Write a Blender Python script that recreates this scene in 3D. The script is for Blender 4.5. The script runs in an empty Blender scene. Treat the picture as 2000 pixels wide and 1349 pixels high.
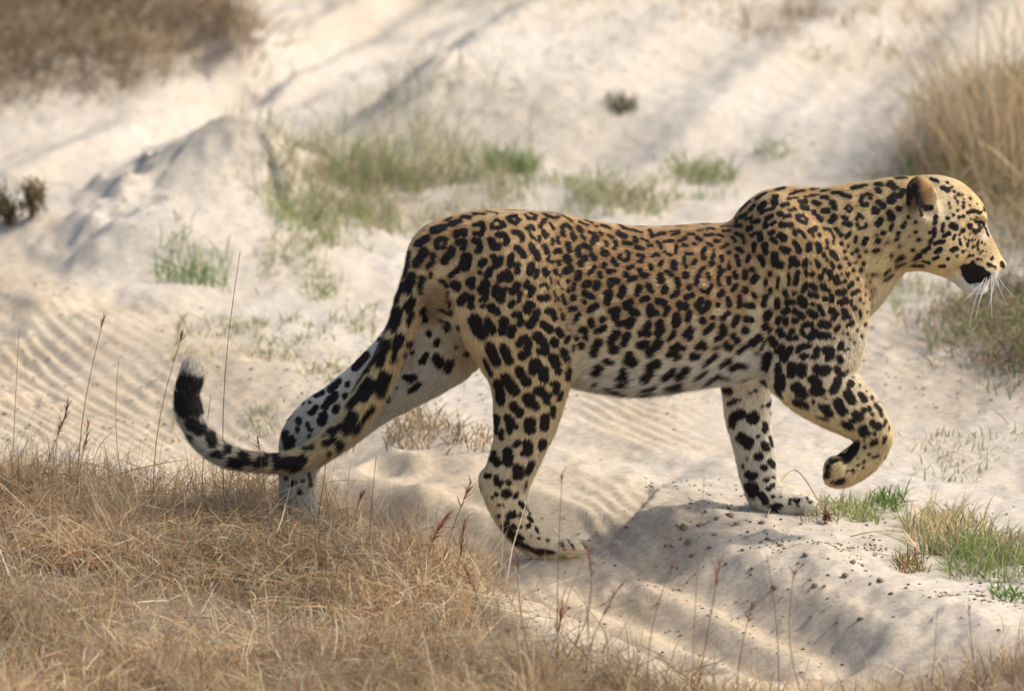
import bpy, math, random
import numpy as np
from mathutils import Vector
from mathutils.bvhtree import BVHTree

rng = np.random.default_rng(7)
random.seed(7)
scene = bpy.context.scene
COL = scene.collection

# ------------------------------------------------------------------ camera
TH = math.radians(13.0)                 # the jeep looks down on the track
DIST = 15.4                             # metres to the animal
AIM = np.array([0.0, 0.0, 0.44])
CAM = AIM + np.array([0.0, -DIST * math.cos(TH), DIST * math.sin(TH)])
K = 1.05e-3 / DIST                      # tangent per photograph pixel (2000 px wide)
cam_d = bpy.data.cameras.new('camera')
cam = bpy.data.objects.new('camera', cam_d)
COL.objects.link(cam)
cam.location = CAM
cam.rotation_euler = (math.pi / 2 - TH, 0, 0)
cam_d.sensor_width = 36.0
cam_d.lens = 36.0 / (2000 * K)
cam_d.clip_start = 0.5
cam_d.clip_end = 2000.0
cam_d.dof.use_dof = True
cam_d.dof.focus_distance = DIST - 0.08
cam_d.dof.aperture_fstop = 3.9
scene.camera = cam

# ------------------------------------------------------------------ sky and sun
SUN_DIR = np.array([0.62, 0.03, 0.62])
SUN_DIR = SUN_DIR / np.linalg.norm(SUN_DIR)
world = bpy.data.worlds.new('World')
scene.world = world
world.use_nodes = True
wn = world.node_tree
wn.nodes.clear()
sky = wn.nodes.new('ShaderNodeTexSky')
sky.sky_type = 'NISHITA'
sky.sun_disc = False
sky.sun_elevation = math.asin(SUN_DIR[2])
sky.sun_rotation = math.atan2(SUN_DIR[0], SUN_DIR[1])
sky.dust_density = 4.0
sky.air_density = 1.0
sky.ozone_density = 1.0
bg = wn.nodes.new('ShaderNodeBackground')
bg.inputs['Strength'].default_value = 0.15
wo = wn.nodes.new('ShaderNodeOutputWorld')
wn.links.new(sky.outputs[0], bg.inputs[0])
wn.links.new(bg.outputs[0], wo.inputs[0])
sun_d = bpy.data.lights.new('sun', 'SUN')
sun_d.energy = 2.2
sun_d.angle = math.radians(4.0)
sun_d.color = (1.0, 0.94, 0.84)
sun = bpy.data.objects.new('sun', sun_d)
sun.rotation_euler = Vector(-SUN_DIR).to_track_quat('-Z', 'Y').to_euler()
sun.location = (4, -2, 8)
COL.objects.link(sun)

scene.view_settings.view_transform = 'Standard'
scene.view_settings.look = 'None'
scene.view_settings.gamma = 1.0
scene.view_settings.use_curve_mapping = False
scene.view_settings.exposure = 0.62
scene.cycles.filter_width = 1.65

# ------------------------------------------------------------------ measuring helpers
FWD = np.array([0.0, math.cos(TH), -math.sin(TH)])
UP = np.array([0.0, math.sin(TH), math.cos(TH)])
RIGHT = np.array([1.0, 0.0, 0.0])

def ray(px, py):
    return FWD + RIGHT * ((px - 1000.0) * K) + UP * ((674.5 - py) * K)

def at_depth(px, py, Y):
    d = ray(px, py)
    return CAM + d * ((Y - CAM[1]) / d[1])

def on_ground(px, py, z=0.0):
    d = ray(px, py)
    return CAM + d * ((z - CAM[2]) / d[2])

# ------------------------------------------------------------------ noise
def _hash(ix, iy, iz, seed):
    h = (ix.astype(np.int64) * 374761393 + iy.astype(np.int64) * 668265263 +
         iz.astype(np.int64) * 2147483647 + seed * 1274126177) & 0xFFFFFFFF
    h = ((h ^ (h >> 13)) * 1274126177) & 0xFFFFFFFF
    h = h ^ (h >> 16)
    return (h & 0xFFFF) / 65535.0 * 2 - 1

def vnoise(x, y, seed=0):
    ix = np.floor(x); iy = np.floor(y)
    fx = x - ix; fy = y - iy
    fx = fx * fx * (3 - 2 * fx); fy = fy * fy * (3 - 2 * fy)
    z = np.zeros_like(ix)
    a = _hash(ix, iy, z, seed); b = _hash(ix + 1, iy, z, seed)
    c = _hash(ix, iy + 1, z, seed); d = _hash(ix + 1, iy + 1, z, seed)
    return (a + (b - a) * fx) * (1 - fy) + (c + (d - c) * fx) * fy

def fbm(x, y, seed=0, oct=4):
    s = 0; a = 1.0; t = 0
    for i in range(oct):
        s = s + a * vnoise(x * 2 ** i + 17.3 * i, y * 2 ** i - 9.1 * i, seed + i)
        t += a; a *= 0.5
    return s / t

def vnoise3(p, f, seed=0):
    q = p * f + 31.7
    i = np.floor(q); g = q - i
    g = g * g * (3 - 2 * g)
    r = 0
    for dx in (0, 1):
        for dy in (0, 1):
            for dz in (0, 1):
                w = ((g[:, 0] if dx else 1 - g[:, 0]) * (g[:, 1] if dy else 1 - g[:, 1]) *
                     (g[:, 2] if dz else 1 - g[:, 2]))
                r = r + w * _hash(i[:, 0] + dx, i[:, 1] + dy, i[:, 2] + dz, seed)
    return r

def sstep(a, b, x):
    t = np.clip((x - a) / (b - a), 0, 1)
    return t * t * (3 - 2 * t)

# ------------------------------------------------------------------ mesh helpers
def make_mesh(name, V, faces, mat=None, col=None, smooth=True, nrm=None, attrs=None):
    """faces: list of int arrays, each (n,k)."""
    me = bpy.data.meshes.new(name)
    V = np.asarray(V, dtype=np.float32)
    me.vertices.add(len(V))
    me.vertices.foreach_set('co', V.ravel())
    loops = np.concatenate([f.ravel() for f in faces]).astype(np.int32)
    sizes = np.concatenate([np.full(len(f), f.shape[1]) for f in faces]).astype(np.int32)
    starts = np.concatenate([[0], np.cumsum(sizes)[:-1]]).astype(np.int32)
    me.loops.add(len(loops))
    me.loops.foreach_set('vertex_index', loops)
    me.polygons.add(len(sizes))
    me.polygons.foreach_set('loop_start', starts)
    me.polygons.foreach_set('loop_total', sizes)
    me.update(calc_edges=True)
    if smooth:
        me.polygons.foreach_set('use_smooth', np.ones(len(sizes), dtype=bool))
    if col is not None:
        a = me.color_attributes.new('Col', 'FLOAT_COLOR', 'POINT')
        c = np.ones((len(V), 4), dtype=np.float32)
        c[:, :3] = col
        a.data.foreach_set('color', c.ravel())
    for k, v in (attrs or {}).items():
        a = me.attributes.new(k, 'FLOAT', 'POINT')
        a.data.foreach_set('value', np.asarray(v, dtype=np.float32))
    if nrm is not None:
        me.normals_split_custom_set_from_vertices([tuple(n) for n in nrm.tolist()])
    if mat is not None:
        me.materials.append(mat)
    return me

def link(name, me, parent=None, **props):
    o = bpy.data.objects.new(name, me)
    COL.objects.link(o)
    if parent is not None:
        o.parent = parent
    for k, v in props.items():
        o[k] = v
    return o

def new_mat(name):
    m = bpy.data.materials.new(name)
    m.use_nodes = True
    nt = m.node_tree
    nt.nodes.clear()
    out = nt.nodes.new('ShaderNodeOutputMaterial')
    return m, nt, out

def col_mat(name, rough=0.8, spec=0.2, transl=0.0, sheen=0.0):
    m, nt, out = new_mat(name)
    at = nt.nodes.new('ShaderNodeAttribute'); at.attribute_name = 'Col'
    p = nt.nodes.new('ShaderNodeBsdfPrincipled')
    p.inputs['Roughness'].default_value = rough
    p.inputs['Specular IOR Level'].default_value = spec
    if sheen:
        p.inputs['Sheen Weight'].default_value = sheen
        p.inputs['Sheen Roughness'].default_value = 0.5
    nt.links.new(at.outputs['Color'], p.inputs['Base Color'])
    if transl:
        t = nt.nodes.new('ShaderNodeBsdfTranslucent')
        nt.links.new(at.outputs['Color'], t.inputs['Color'])
        mx = nt.nodes.new('ShaderNodeMixShader'); mx.inputs[0].default_value = transl
        nt.links.new(p.outputs[0], mx.inputs[1]); nt.links.new(t.outputs[0], mx.inputs[2])
        nt.links.new(mx.outputs[0], out.inputs[0])
    else:
        nt.links.new(p.outputs[0], out.inputs[0])
    return m

def plain_mat(name, col, rough=0.6, spec=0.3):
    m, nt, out = new_mat(name)
    p = nt.nodes.new('ShaderNodeBsdfPrincipled')
    n = nt.nodes.new('ShaderNodeTexNoise'); n.inputs['Scale'].default_value = 90
    mp = nt.nodes.new('ShaderNodeMixRGB'); mp.inputs[0].default_value = 0.5
    mp.inputs[1].default_value = (*[c * 0.8 for c in col], 1); mp.inputs[2].default_value = (*[min(1, c * 1.2) for c in col], 1)
    nt.links.new(n.outputs[0], mp.inputs[0]); nt.links.new(mp.outputs[0], p.inputs['Base Color'])
    p.inputs['Roughness'].default_value = rough
    p.inputs['Specular IOR Level'].default_value = spec
    nt.links.new(p.outputs[0], out.inputs[0])
    return m

M_BLADE = col_mat('grass_blades', 0.75, 0.15, 0.38)
M_FUR = col_mat('leopard_fur', 0.6, 0.10, 0.0)

def coat_mat():
    """coat colour with the traced markings and crease lines inked in; their outline frays like short hair"""
    m, nt, out = new_mat('leopard_coat')
    L = nt.links.new
    at = nt.nodes.new('ShaderNodeAttribute'); at.attribute_name = 'Col'
    mk = nt.nodes.new('ShaderNodeAttribute'); mk.attribute_name = 'mark'
    tc = nt.nodes.new('ShaderNodeTexCoord')
    n = nt.nodes.new('ShaderNodeTexNoise'); n.inputs['Scale'].default_value = 420; n.inputs['Detail'].default_value = 3
    L(tc.outputs['Object'], n.inputs['Vector'])
    ma = nt.nodes.new('ShaderNodeMath'); ma.operation = 'MULTIPLY_ADD'; ma.inputs[1].default_value = .0034
    L(n.outputs[0], ma.inputs[0]); L(mk.outputs['Fac'], ma.inputs[2])
    mr = nt.nodes.new('ShaderNodeMapRange'); mr.interpolation_type = 'SMOOTHSTEP'
    mr.inputs['From Min'].default_value = .0017 - .0009; mr.inputs['From Max'].default_value = .0017 + .0009
    mr.inputs['To Min'].default_value = 1; mr.inputs['To Max'].default_value = 0
    L(ma.outputs[0], mr.inputs['Value'])
    mx = nt.nodes.new('ShaderNodeMixRGB'); mx.inputs[2].default_value = (.020, .017, .016, 1)
    n2 = nt.nodes.new('ShaderNodeTexNoise'); n2.inputs['Scale'].default_value = 260; n2.inputs['Detail'].default_value = 4; n2.inputs['Roughness'].default_value = .75
    L(tc.outputs['Object'], n2.inputs['Vector'])
    r2 = nt.nodes.new('ShaderNodeMapRange'); r2.inputs['From Min'].default_value = .3; r2.inputs['From Max'].default_value = .7
    r2.inputs['To Min'].default_value = .70; r2.inputs['To Max'].default_value = 1.20
    L(n2.outputs[0], r2.inputs['Value'])
    vm = nt.nodes.new('ShaderNodeVectorMath'); vm.operation = 'SCALE'
    L(at.outputs['Color'], vm.inputs[0]); L(r2.outputs[0], vm.inputs['Scale'])
    L(mr.outputs[0], mx.inputs[0]); L(vm.outputs[0], mx.inputs[1])
    p = nt.nodes.new('ShaderNodeBsdfPrincipled'); p.inputs['Roughness'].default_value = .85; p.inputs['Specular IOR Level'].default_value = .06
    L(mx.outputs[0], p.inputs['Base Color']); L(p.outputs[0], out.inputs[0])
    bp = nt.nodes.new('ShaderNodeBump'); bp.inputs['Strength'].default_value = .35; bp.inputs['Distance'].default_value = .004
    L(n2.outputs[0], bp.inputs['Height']); L(bp.outputs[0], p.inputs['Normal'])
    return m
M_SKIN = coat_mat()
M_SOIL = col_mat('soil_bits', 0.95, 0.05)
# ------------------------------------------------------------------ terrain
def G(px, py, z=0.0):
    return on_ground(px, py, z)[:2]

def pl(pts):
    return np.array([G(*p) for p in pts])

def pl_dist(x, y, P):
    """distance, signed distance (left of travel positive), parameter along vertices"""
    best = np.full(x.shape, 1e9); sg = np.zeros(x.shape); tt = np.zeros(x.shape)
    for i in range(len(P) - 1):
        a = P[i]; d = P[i + 1] - a
        L2 = d @ d
        t = np.clip(((x - a[0]) * d[0] + (y - a[1]) * d[1]) / L2, 0, 1)
        ex = x - a[0] - t * d[0]; ey = y - a[1] - t * d[1]
        dd = np.sqrt(ex * ex + ey * ey)
        cr = d[0] * ey - d[1] * ex
        m = dd < best
        best = np.where(m, dd, best); sg = np.where(m, np.sign(cr), sg); tt = np.where(m, i + t, tt)
    return best, best * sg, tt

def in_poly(x, y, P):
    r = np.zeros(x.shape, dtype=bool)
    j = len(P) - 1
    for i in range(len(P)):
        xi, yi = P[i]; xj, yj = P[j]
        c = ((yi > y) != (yj > y)) & (x < (xj - xi) * (y - yi) / (yj - yi + 1e-12) + xi)
        r ^= c
        j = i
    return r

def poly_mask(x, y, P, soft):
    """1 inside, fading to 0 over 'soft' metres across the outline"""
    d, _, _ = pl_dist(x, y, np.vstack([P, P[:1]]))
    s = np.where(in_poly(x, y, P), d, -d)
    return sstep(-soft, soft, s)

RUT = pl([(-250, 640), (0, 700), (150, 740), (330, 810), (520, 885), (750, 975), (1000, 1070), (1200, 1150), (1400, 1240), (1600, 1330), (1800, 1420)])
RUT2 = pl([(1250, 660), (1500, 760), (1800, 860), (2100, 960)])
EDGE = pl([(540, 915), (640, 942), (750, 962), (860, 985), (960, 1012), (1080, 1050), (1200, 1085), (1300, 1125)])
BERM_Z = np.array([.0, .008, .028, .05, .064, .06, .06, .065, .07, .07, .06, .05])
BERM = pl([(1190, 1010, 0), (1260, 955, .035), (1320, 925, .075), (1400, 945, .10), (1480, 992, .105), (1600, 1042, .10), (1700, 1088, .10),
           (1800, 1135, .105), (1900, 1178, .11), (2050, 1215, .11), (2300, 1290, .10), (2600, 1390, .08)])
BANK = pl([(760, 305), (870, 243), (960, 190), (1060, 130), (1160, 80), (1260, 28), (1360, -30), (1500, -110)])
MOUND_Z = np.array([.0, .055, .095, .125, .13, .10, .0])
MOUND = pl([(230, 400, 0), (300, 372, .05), (345, 335, .09), (395, 296, .13), (430, 297, .135), (480, 335, .115), (520, 390, .03)])
HUMP = pl([(320, 580), (318, 530), (335, 490), (370, 462), (430, 440), (520, 430), (640, 440)])
LEFTM = pl([(-120, 440), (0, 430), (60, 425), (95, 440), (110, 480), (115, 520)])
SILL = pl([(20, 632), (90, 622), (160, 606), (225, 597), (300, 606), (345, 640)])
FG_POLY = pl([(-200, 975), (150, 985), (380, 1008), (560, 1022), (720, 1066), (880, 1150), (1040, 1250), (1190, 1345), (1330, 1430), (1400, 1560), (-200, 1600)])
FR_POLY = pl([(1020, 1400), (1250, 1385), (1500, 1385), (1750, 1365), (2150, 1330), (2150, 1600), (1020, 1600)])
UL_POLY = pl([(-150, -80), (330, -80), (420, 10), (480, 110), (500, 165), (470, 172), (400, 135), (330, 110), (310, 185), (230, 222), (100, 232), (-150, 245)])
ST_POLY = pl([(470, 425), (500, 385), (590, 335), (700, 300), (830, 290), (960, 335), (1050, 380), (1000, 395), (880, 400), (800, 425), (700, 435), (590, 445)])
RT_POLY = pl([(1790, 345), (1860, 270), (2150, 240), (2150, 420), (2060, 560), (1990, 520), (1900, 430)])
RB_POLY = pl([(1845, 650), (1900, 610), (2150, 560), (2150, 840), (1960, 770), (1880, 700)])
RIP = [(pl([(-100, 600), (200, 620), (330, 620), (480, 740), (540, 890), (300, 900), (-100, 860)]), 1.0),
       (pl([(640, 930), (1000, 960), (1280, 1000), (1330, 1150), (1500, 1290), (1200, 1280), (900, 1120), (640, 1000)]), 0.75),
       (pl([(1060, 720), (1330, 740), (1430, 830), (1440, 900), (1250, 900), (1080, 830)]), 0.9),
       (pl([(1660, 570), (1760, 600), (1880, 740), (1880, 790), (1700, 740)]), 0.7),
       (pl([(-100, 500), (60, 500), (140, 600), (-100, 640)]), 0.7)]
GROOVES = [(pl([(120, 350), (300, 275), (480, 183), (640, 95), (790, 14), (900, -40)]), .030, .07), (pl([(330, 262), (430, 222), (560, 145), (690, 62), (800, -12)]), .022, .05),
           (pl([(470, 255), (640, 165), (800, 75), (960, -20)]), .016, .09), (pl([(640, 250), (760, 190), (940, 95), (1130, 0)]), .02, .10),
           (pl([(1330, 420), (1560, 255), (1720, 135), (1850, 30)]), .022, .10), (pl([(1480, 420), (1650, 290), (1790, 150), (1900, 30)]), .018, .08),
           (pl([(1150, 330), (1300, 235), (1480, 120), (1600, 20)]), .014, .10),
           (pl([(620, 965), (760, 1000), (940, 1055), (1120, 1120), (1300, 1195), (1500, 1290)]), .024, .05), (pl([(640, 1000), (800, 1050), (1000, 1130), (1180, 1210), (1350, 1300)]), .022, .045), (pl([(900, 985), (1060, 1030), (1240, 1090), (1420, 1170), (1650, 1290)]), .020, .05), (pl([(560, 930), (760, 985), (980, 1050)]), .018, .05),
           (pl([(1040, 860), (1200, 905), (1330, 960)]), .010, .06)]
_r = np.random.default_rng(5)
DENTS = [(*G(_r.uniform(0, 2000), _r.uniform(250, 1200)), _r.uniform(.025, .06), _r.uniform(.004, .012)) for _ in range(60)]
CONTACT = []          # (x, y, z) of every paw on the ground, filled in before the ground is built

def height(x, y, fine=True):
    x = np.asarray(x, float); y = np.asarray(y, float)
    h = 0.025 * fbm(x * .7, y * .5, 3, 3)
    d, s, t = pl_dist(x, y, RUT)
    h = h - 0.045 * np.exp(-(d / .20) ** 2) + 0.012 * np.exp(-((d - .34) / .12) ** 2)
    d, s, t = pl_dist(x, y, RUT2)
    h = h - 0.025 * np.exp(-(d / .22) ** 2)
    wob = 0.03 * fbm(x * 7, y * 5, 11, 3)
    # step at the far side of the near rut
    d, s, t = pl_dist(x, y, EDGE)
    n = len(EDGE) - 1
    endf = sstep(0, .8, t) * sstep(0, 1.0, n - t)
    h = h + 0.045 * endf * sstep(-.05, .03, s + wob * .5) * np.exp(-np.maximum(s, 0) / .35) * (s > -.2)
    # berm between the ruts
    d, s, t = pl_dist(x, y, BERM)
    H = np.interp(t, np.arange(len(BERM_Z)), BERM_Z)
    sw = s + wob * .8
    slope = 1 - sstep(0.0, .34, -sw)
    plat = .55 + .45 * np.exp(-np.maximum(sw, 0) / .22)
    plat = plat * np.exp(-(np.maximum(sw - .2, 0) / .75) ** 2)
    h = h + H * np.where(sw < 0, slope, plat)
    bm = sstep(.02, .06, H) * np.exp(-((s + .06) / .24) ** 2)
    u_ = x * .72 + y * .69; v_ = -x * .69 + y * .72
    if fine:
        h = h + bm * (.012 * fbm(x * 11, y * 8, 45, 4) + .008 * fbm(u_ * 5, v_ * 26, 47, 3))
    # bank beside the far track
    d, s, t = pl_dist(x, y, BANK)
    s = -s + wob
    h = h + .18 * sstep(0, 1.2, t) * np.where(s < 0, 1 - sstep(0, .36, -s), .45 + .55 * np.exp(-np.maximum(s, 0) / .5))
    # shaded mound
    d, s, t = pl_dist(x, y, MOUND)
    H = np.interp(t, np.arange(len(MOUND_Z)), MOUND_Z)
    w = .27 + .07 * np.tanh(s / .08)
    h = h + H * np.exp(-(d / w) ** 2)
    # low island the grass strip grows on
    d, s, t = pl_dist(x, y, pl([(470, 420), (600, 390), (800, 370), (1000, 385), (1300, 400), (1450, 340)]))
    h = h + .04 * np.exp(-(d / .3) ** 2)
    # sandy hump with an undercut left side
    d, s, t = pl_dist(x, y, HUMP)
    ef = sstep(0, .9, t) * sstep(0, .9, len(HUMP) - 1 - t)
    s = -s + wob * 3.5 + .05
    h = h + .11 * ef * np.where(s < 0, 1 - sstep(0, .26, -s), np.exp(-(s / .55) ** 2)) * np.exp(-(d / .8) ** 2)
    d, s, t = pl_dist(x, y, LEFTM)
    ef = sstep(0, .9, t) * sstep(0, .9, len(LEFTM) - 1 - t)
    s = -s + wob
    h = h + .07 * ef * np.where(s < 0, 1 - sstep(0, .3, -s), np.exp(-(s / .3) ** 2))
    d, s, t = pl_dist(x, y, SILL)
    ef = sstep(0, .9, t) * sstep(0, .9, len(SILL) - 1 - t)
    s = s + wob * .4
    h = h + .03 * ef * np.where(s < 0, 1 - sstep(0, .10, -s), np.exp(-(s / .25) ** 2)) * np.exp(-(d / .4) ** 2)
    # grass grown banks
    h = h + .05 * poly_mask(x, y, FG_POLY, .25)
    h = h + .12 * poly_mask(x, y, UL_POLY, .25)
    h = h + .06 * poly_mask(x, y, RT_POLY, .3) + .06 * poly_mask(x, y, RB_POLY, .3)
    if fine:
        m = 0
        for P, a in RIP:
            m = m + a * poly_mask(x, y, P, .14)
        m = np.clip(m, 0, 1)
        wx = .055 * fbm(x * 2.2, y * 1.1, 21, 3) + .012 * fbm(x * 13, y * 5, 22, 2)
        ph = (x * .92 + y * .39 + wx) / .040
        am = np.clip(.50 + 1.15 * fbm(x * 4.5, y * 2.2, 23, 3), 0, 1.1) * .0050
        r = np.sin(2 * np.pi * ph)
        h = h + m * am * (r + .25 * np.sin(4 * np.pi * ph + 1))
        h = h + (.020 - .011 * sstep(2.2, 3.6, y)) * fbm(x * 4, y * 2.8, 31, 5) * (1 - .5 * m) + .006 * fbm(x * 24, y * 18, 37, 3) * (1 - .4 * m)
        for GP_, gd, gw in GROOVES:
            d, s, t = pl_dist(x, y, GP_)
            dd = d + .02 * fbm(x * 6, y * 4, 43, 2)
            h = h - gd * np.exp(-(dd / gw) ** 2) + gd * .5 * np.exp(-((dd - gw * 1.9) / (gw * .7)) ** 2)
        for dx_, dy_, dr_, dz_ in DENTS:
            k = (np.abs(x - dx_) < dr_ * 3) & (np.abs(y - dy_) < dr_ * 3)
            if k.any():
                q = np.hypot(x[k] - dx_, (y[k] - dy_) * .8) / dr_
                h[k] += dz_ * (-np.exp(-q * q) + .45 * np.exp(-((q - 1.5) / .45) ** 2))
        # streaks left by tyres along the far lane
        u = (x * .80 - y * .60)
        h = h + .006 * np.sin(u * 34 + 2 * fbm(x * 2, y * 2, 41, 2)) * sstep(3.0, 4.2, y) * sstep(.2, -1.2, x * .6 - (y - 4.5) * .5)
    for cx, cy, cz in CONTACT:
        g = np.exp(-(((x - cx) / .13) ** 2 + ((y - cy) / .10) ** 2))
        h = h * (1 - g) + cz * g
    return h

def on_sand(px, py):
    """where the line of sight meets the uneven ground"""
    z = 0.03
    for _ in range(7):
        c = G(px, py, z)
        z = .5 * z + .5 * float(height(np.array([c[0]]), np.array([c[1]]))[0])
    return G(px, py, z)

def build_ground():
    def axis(lo, hi, step, far):
        c = np.arange(lo, hi + 1e-6, step)
        g = [step * 1.25 ** k for k in range(1, 60)]
        up = hi + np.cumsum(g); up = up[up < far]
        dn = lo - np.cumsum(g); dn = dn[dn > -far]
        return np.concatenate([dn[::-1], c, up])
    xs = axis(-1.75, 1.85, .0075, 600)
    ys = axis(-1.35, 7.2, .015, 600)
    X, Y = np.meshgrid(xs, ys)
    Z = height(X.ravel(), Y.ravel()).reshape(X.shape)
    far = np.maximum(np.maximum(-2.2 - X, X - 2.4), np.maximum(-2.0 - Y, Y - 8))
    Z = Z * (1 - sstep(0, 4, far))
    nx = len(xs); ny = len(ys)
    V = np.stack([X.ravel(), Y.ravel(), Z.ravel()], 1)
    i = np.arange(ny - 1)[:, None] * nx + np.arange(nx - 1)[None]
    F = np.stack([i, i + 1, i + nx + 1, i + nx], -1).reshape(-1, 4)
    x = V[:, 0]; y = V[:, 1]
    nz = .14 * fbm(x * 9, y * 7, 51, 3)
    def msk(P, soft):
        d, _, _ = pl_dist(x, y, np.vstack([P, P[:1]]))
        s = np.where(in_poly(x, y, P), d, -d) + nz
        return sstep(-soft, soft, s)
    lit = np.clip(msk(FG_POLY, .10) + .75 * msk(UL_POLY, .12) + .3 * msk(ST_POLY, .15) + .55 * msk(RT_POLY, .2) +
                  .6 * msk(RB_POLY, .2) + .5 * msk(FR_POLY, .2), 0, 1)
    rutm = 0
    for RP, a in RIP:
        rutm = rutm + msk(RP, .25)
    d, _, _ = pl_dist(x, y, RUT)
    rutm = np.clip(rutm + np.exp(-(d / .35) ** 2), 0, 1)
    m, nt, out = new_mat('sand')
    L = nt.links.new
    p = nt.nodes.new('ShaderNodeBsdfPrincipled')
    p.inputs['Roughness'].default_value = 0.95
    p.inputs['Specular IOR Level'].default_value = 0.1
    tc = nt.nodes.new('ShaderNodeTexCoord')
    def noise(scale, det=4, rough=.6):
        n = nt.nodes.new('ShaderNodeTexNoise')
        n.inputs['Scale'].default_value = scale; n.inputs['Detail'].default_value = det; n.inputs['Roughness'].default_value = rough
        L(tc.outputs['Object'], n.inputs['Vector'])
        return n
    def ramp(src, a, b, ca, cb):
        r = nt.nodes.new('ShaderNodeValToRGB')
        r.color_ramp.elements[0].position = a; r.color_ramp.elements[0].color = (*ca, 1)
        r.color_ramp.elements[1].position = b; r.color_ramp.elements[1].color = (*cb, 1)
        L(src, r.inputs[0]); return r
    def mix(f, a, b, t='MIX'):
        r = nt.nodes.new('ShaderNodeMixRGB'); r.blend_type = t
        if isinstance(f, float): r.inputs[0].default_value = f
        else: L(f, r.inputs[0])
        L(a, r.inputs[1]); L(b, r.inputs[2]); return r.outputs[0]
    base = ramp(noise(1.3, 5).outputs[0], .35, .68, (.485, .42, .33), (.555, .505, .43))
    yel = ramp(noise(3.1, 4).outputs[0], .35, .68, (.48, .385, .265), (.54, .455, .345))
    ra = nt.nodes.new('ShaderNodeAttribute'); ra.attribute_name = 'rut'
    c0 = mix(ra.outputs['Fac'], base.outputs[0], yel.outputs[0])
    grain = ramp(noise(60, 5, .75).outputs[0], .3, .7, (.70, .68, .66), (1.12, 1.12, 1.12))
    c = mix(1.0, c0, grain.outputs[0], 'MULTIPLY')
    spk = ramp(noise(38, 3, .6).outputs[0], .66, .74, (0, 0, 0), (1, 1, 1))
    patch = ramp(noise(2.6, 3).outputs[0], .46, .62, (0, 0, 0), (1, 1, 1))
    sp = nt.nodes.new('ShaderNodeMath'); sp.operation = 'MULTIPLY'
    L(spk.outputs[0], sp.inputs[0]); L(patch.outputs[0], sp.inputs[1])
    sp2 = nt.nodes.new('ShaderNodeMath'); sp2.operation = 'MULTIPLY'; sp2.inputs[1].default_value = .55
    L(sp.outputs[0], sp2.inputs[0])
    dk = nt.nodes.new('ShaderNodeRGB'); dk.outputs[0].default_value = (.16, .13, .085, 1)
    c = mix(sp2.outputs[0], c, dk.outputs[0])
    at = nt.nodes.new('ShaderNodeAttribute'); at.attribute_name = 'litter'
    lc = ramp(noise(45, 5, .8).outputs[0], .3, .7, (.08, .06, .045), (.30, .225, .15))
    c = mix(at.outputs['Fac'], c, lc.outputs[0])
    L(c, p.inputs['Base Color'])
    bp = nt.nodes.new('ShaderNodeBump'); bp.inputs['Strength'].default_value = .5; bp.inputs['Distance'].default_value = .006
    L(noise(85, 6, .8).outputs[0], bp.inputs['Height']); L(bp.outputs[0], p.inputs['Normal'])
    L(p.outputs[0], out.inputs[0])
    me = make_mesh('ground', V, [F], m, attrs={'litter': lit * .95, 'rut': rutm})
    link('ground', me, kind='structure')

# ------------------------------------------------------------------ grass blades
def blades(base, lean, h, w, bend, col, tipcol=None):
    """ribbon blades; lean (N,3) unit growth direction, bend (N,3) sideways sag at the tip"""
    n = len(base)
    ang = rng.uniform(0, math.pi, n)
    side = np.stack([np.cos(ang), np.sin(ang), np.zeros(n)], 1)
    side = side - lean * np.sum(side * lean, 1)[:, None]
    side /= np.linalg.norm(side, axis=1)[:, None] + 1e-9
    ts = [0.0, .38, .72, 1.0]; ws = [.8, 1.0, .7, 0]
    V = []; C = []
    tipcol = col if tipcol is None else tipcol
    for t, k in zip(ts, ws):
        p = base + lean * (h * t)[:, None] + bend * (h * t * t)[:, None]
        c = col * (1 - t) + tipcol * t
        if k:
            V += [p - side * (w * k / 2)[:, None], p + side * (w * k / 2)[:, None]]; C += [c, c]
        else:
            V += [p]; C += [c]
    V = np.stack(V, 1); C = np.stack(C, 1)
    o = (np.arange(n) * 7)[:, None]
    Q = np.concatenate([o + np.array([[0, 1, 3, 2]]), o + np.array([[2, 3, 5, 4]])])
    T = o + np.array([[4, 5, 6]])
    return V.reshape(-1, 3), [Q, T], C.reshape(-1, 3)

DRY = np.array([(.72, .54, .31), (.64, .45, .24), (.57, .38, .21), (.56, .47, .34), (.44, .24, .13), (.78, .66, .46), (.27, .19, .125)])
DRY_P = np.array([.22, .22, .17, .15, .10, .06, .08])
GREEN = np.array([(.10, .20, .035), (.16, .25, .05), (.22, .26, .08), (.07, .14, .03)])

def pick(pal, n, p=None, var=.30):
    c = pal[rng.choice(len(pal), n, p=p)]
    return c * rng.uniform(1 - var, 1 + var, (n, 1))

def sample_poly(P, n, margin=0.0, fall=None):
    lo = P.min(0) - margin; hi = P.max(0) + margin
    out = []
    cnt = 0
    while cnt < n:
        q = rng.uniform(lo, hi, (n * 2, 2))
        j = q + rng.normal(0, .06, q.shape)
        k = in_poly(j[:, 0], j[:, 1], P)
        if fall is not None:
            k &= rng.uniform(0, 1, len(q)) < fall(q[:, 0], q[:, 1])
        out.append(q[k]); cnt += k.sum()
    return np.concatenate(out)[:n]

def directions(n, tilt, bias=(0, 0)):
    az = rng.uniform(0, 2 * math.pi, n)
    ti = np.abs(rng.normal(0, tilt, n))
    d = np.stack([np.sin(ti) * np.cos(az) + bias[0], np.sin(ti) * np.sin(az) + bias[1], np.cos(ti) + .05], 1)
    return d / np.linalg.norm(d, axis=1)[:, None]

def seat(q, sink=.004):
    return np.stack([q[:, 0], q[:, 1], height(q[:, 0], q[:, 1]) - sink], 1)

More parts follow.
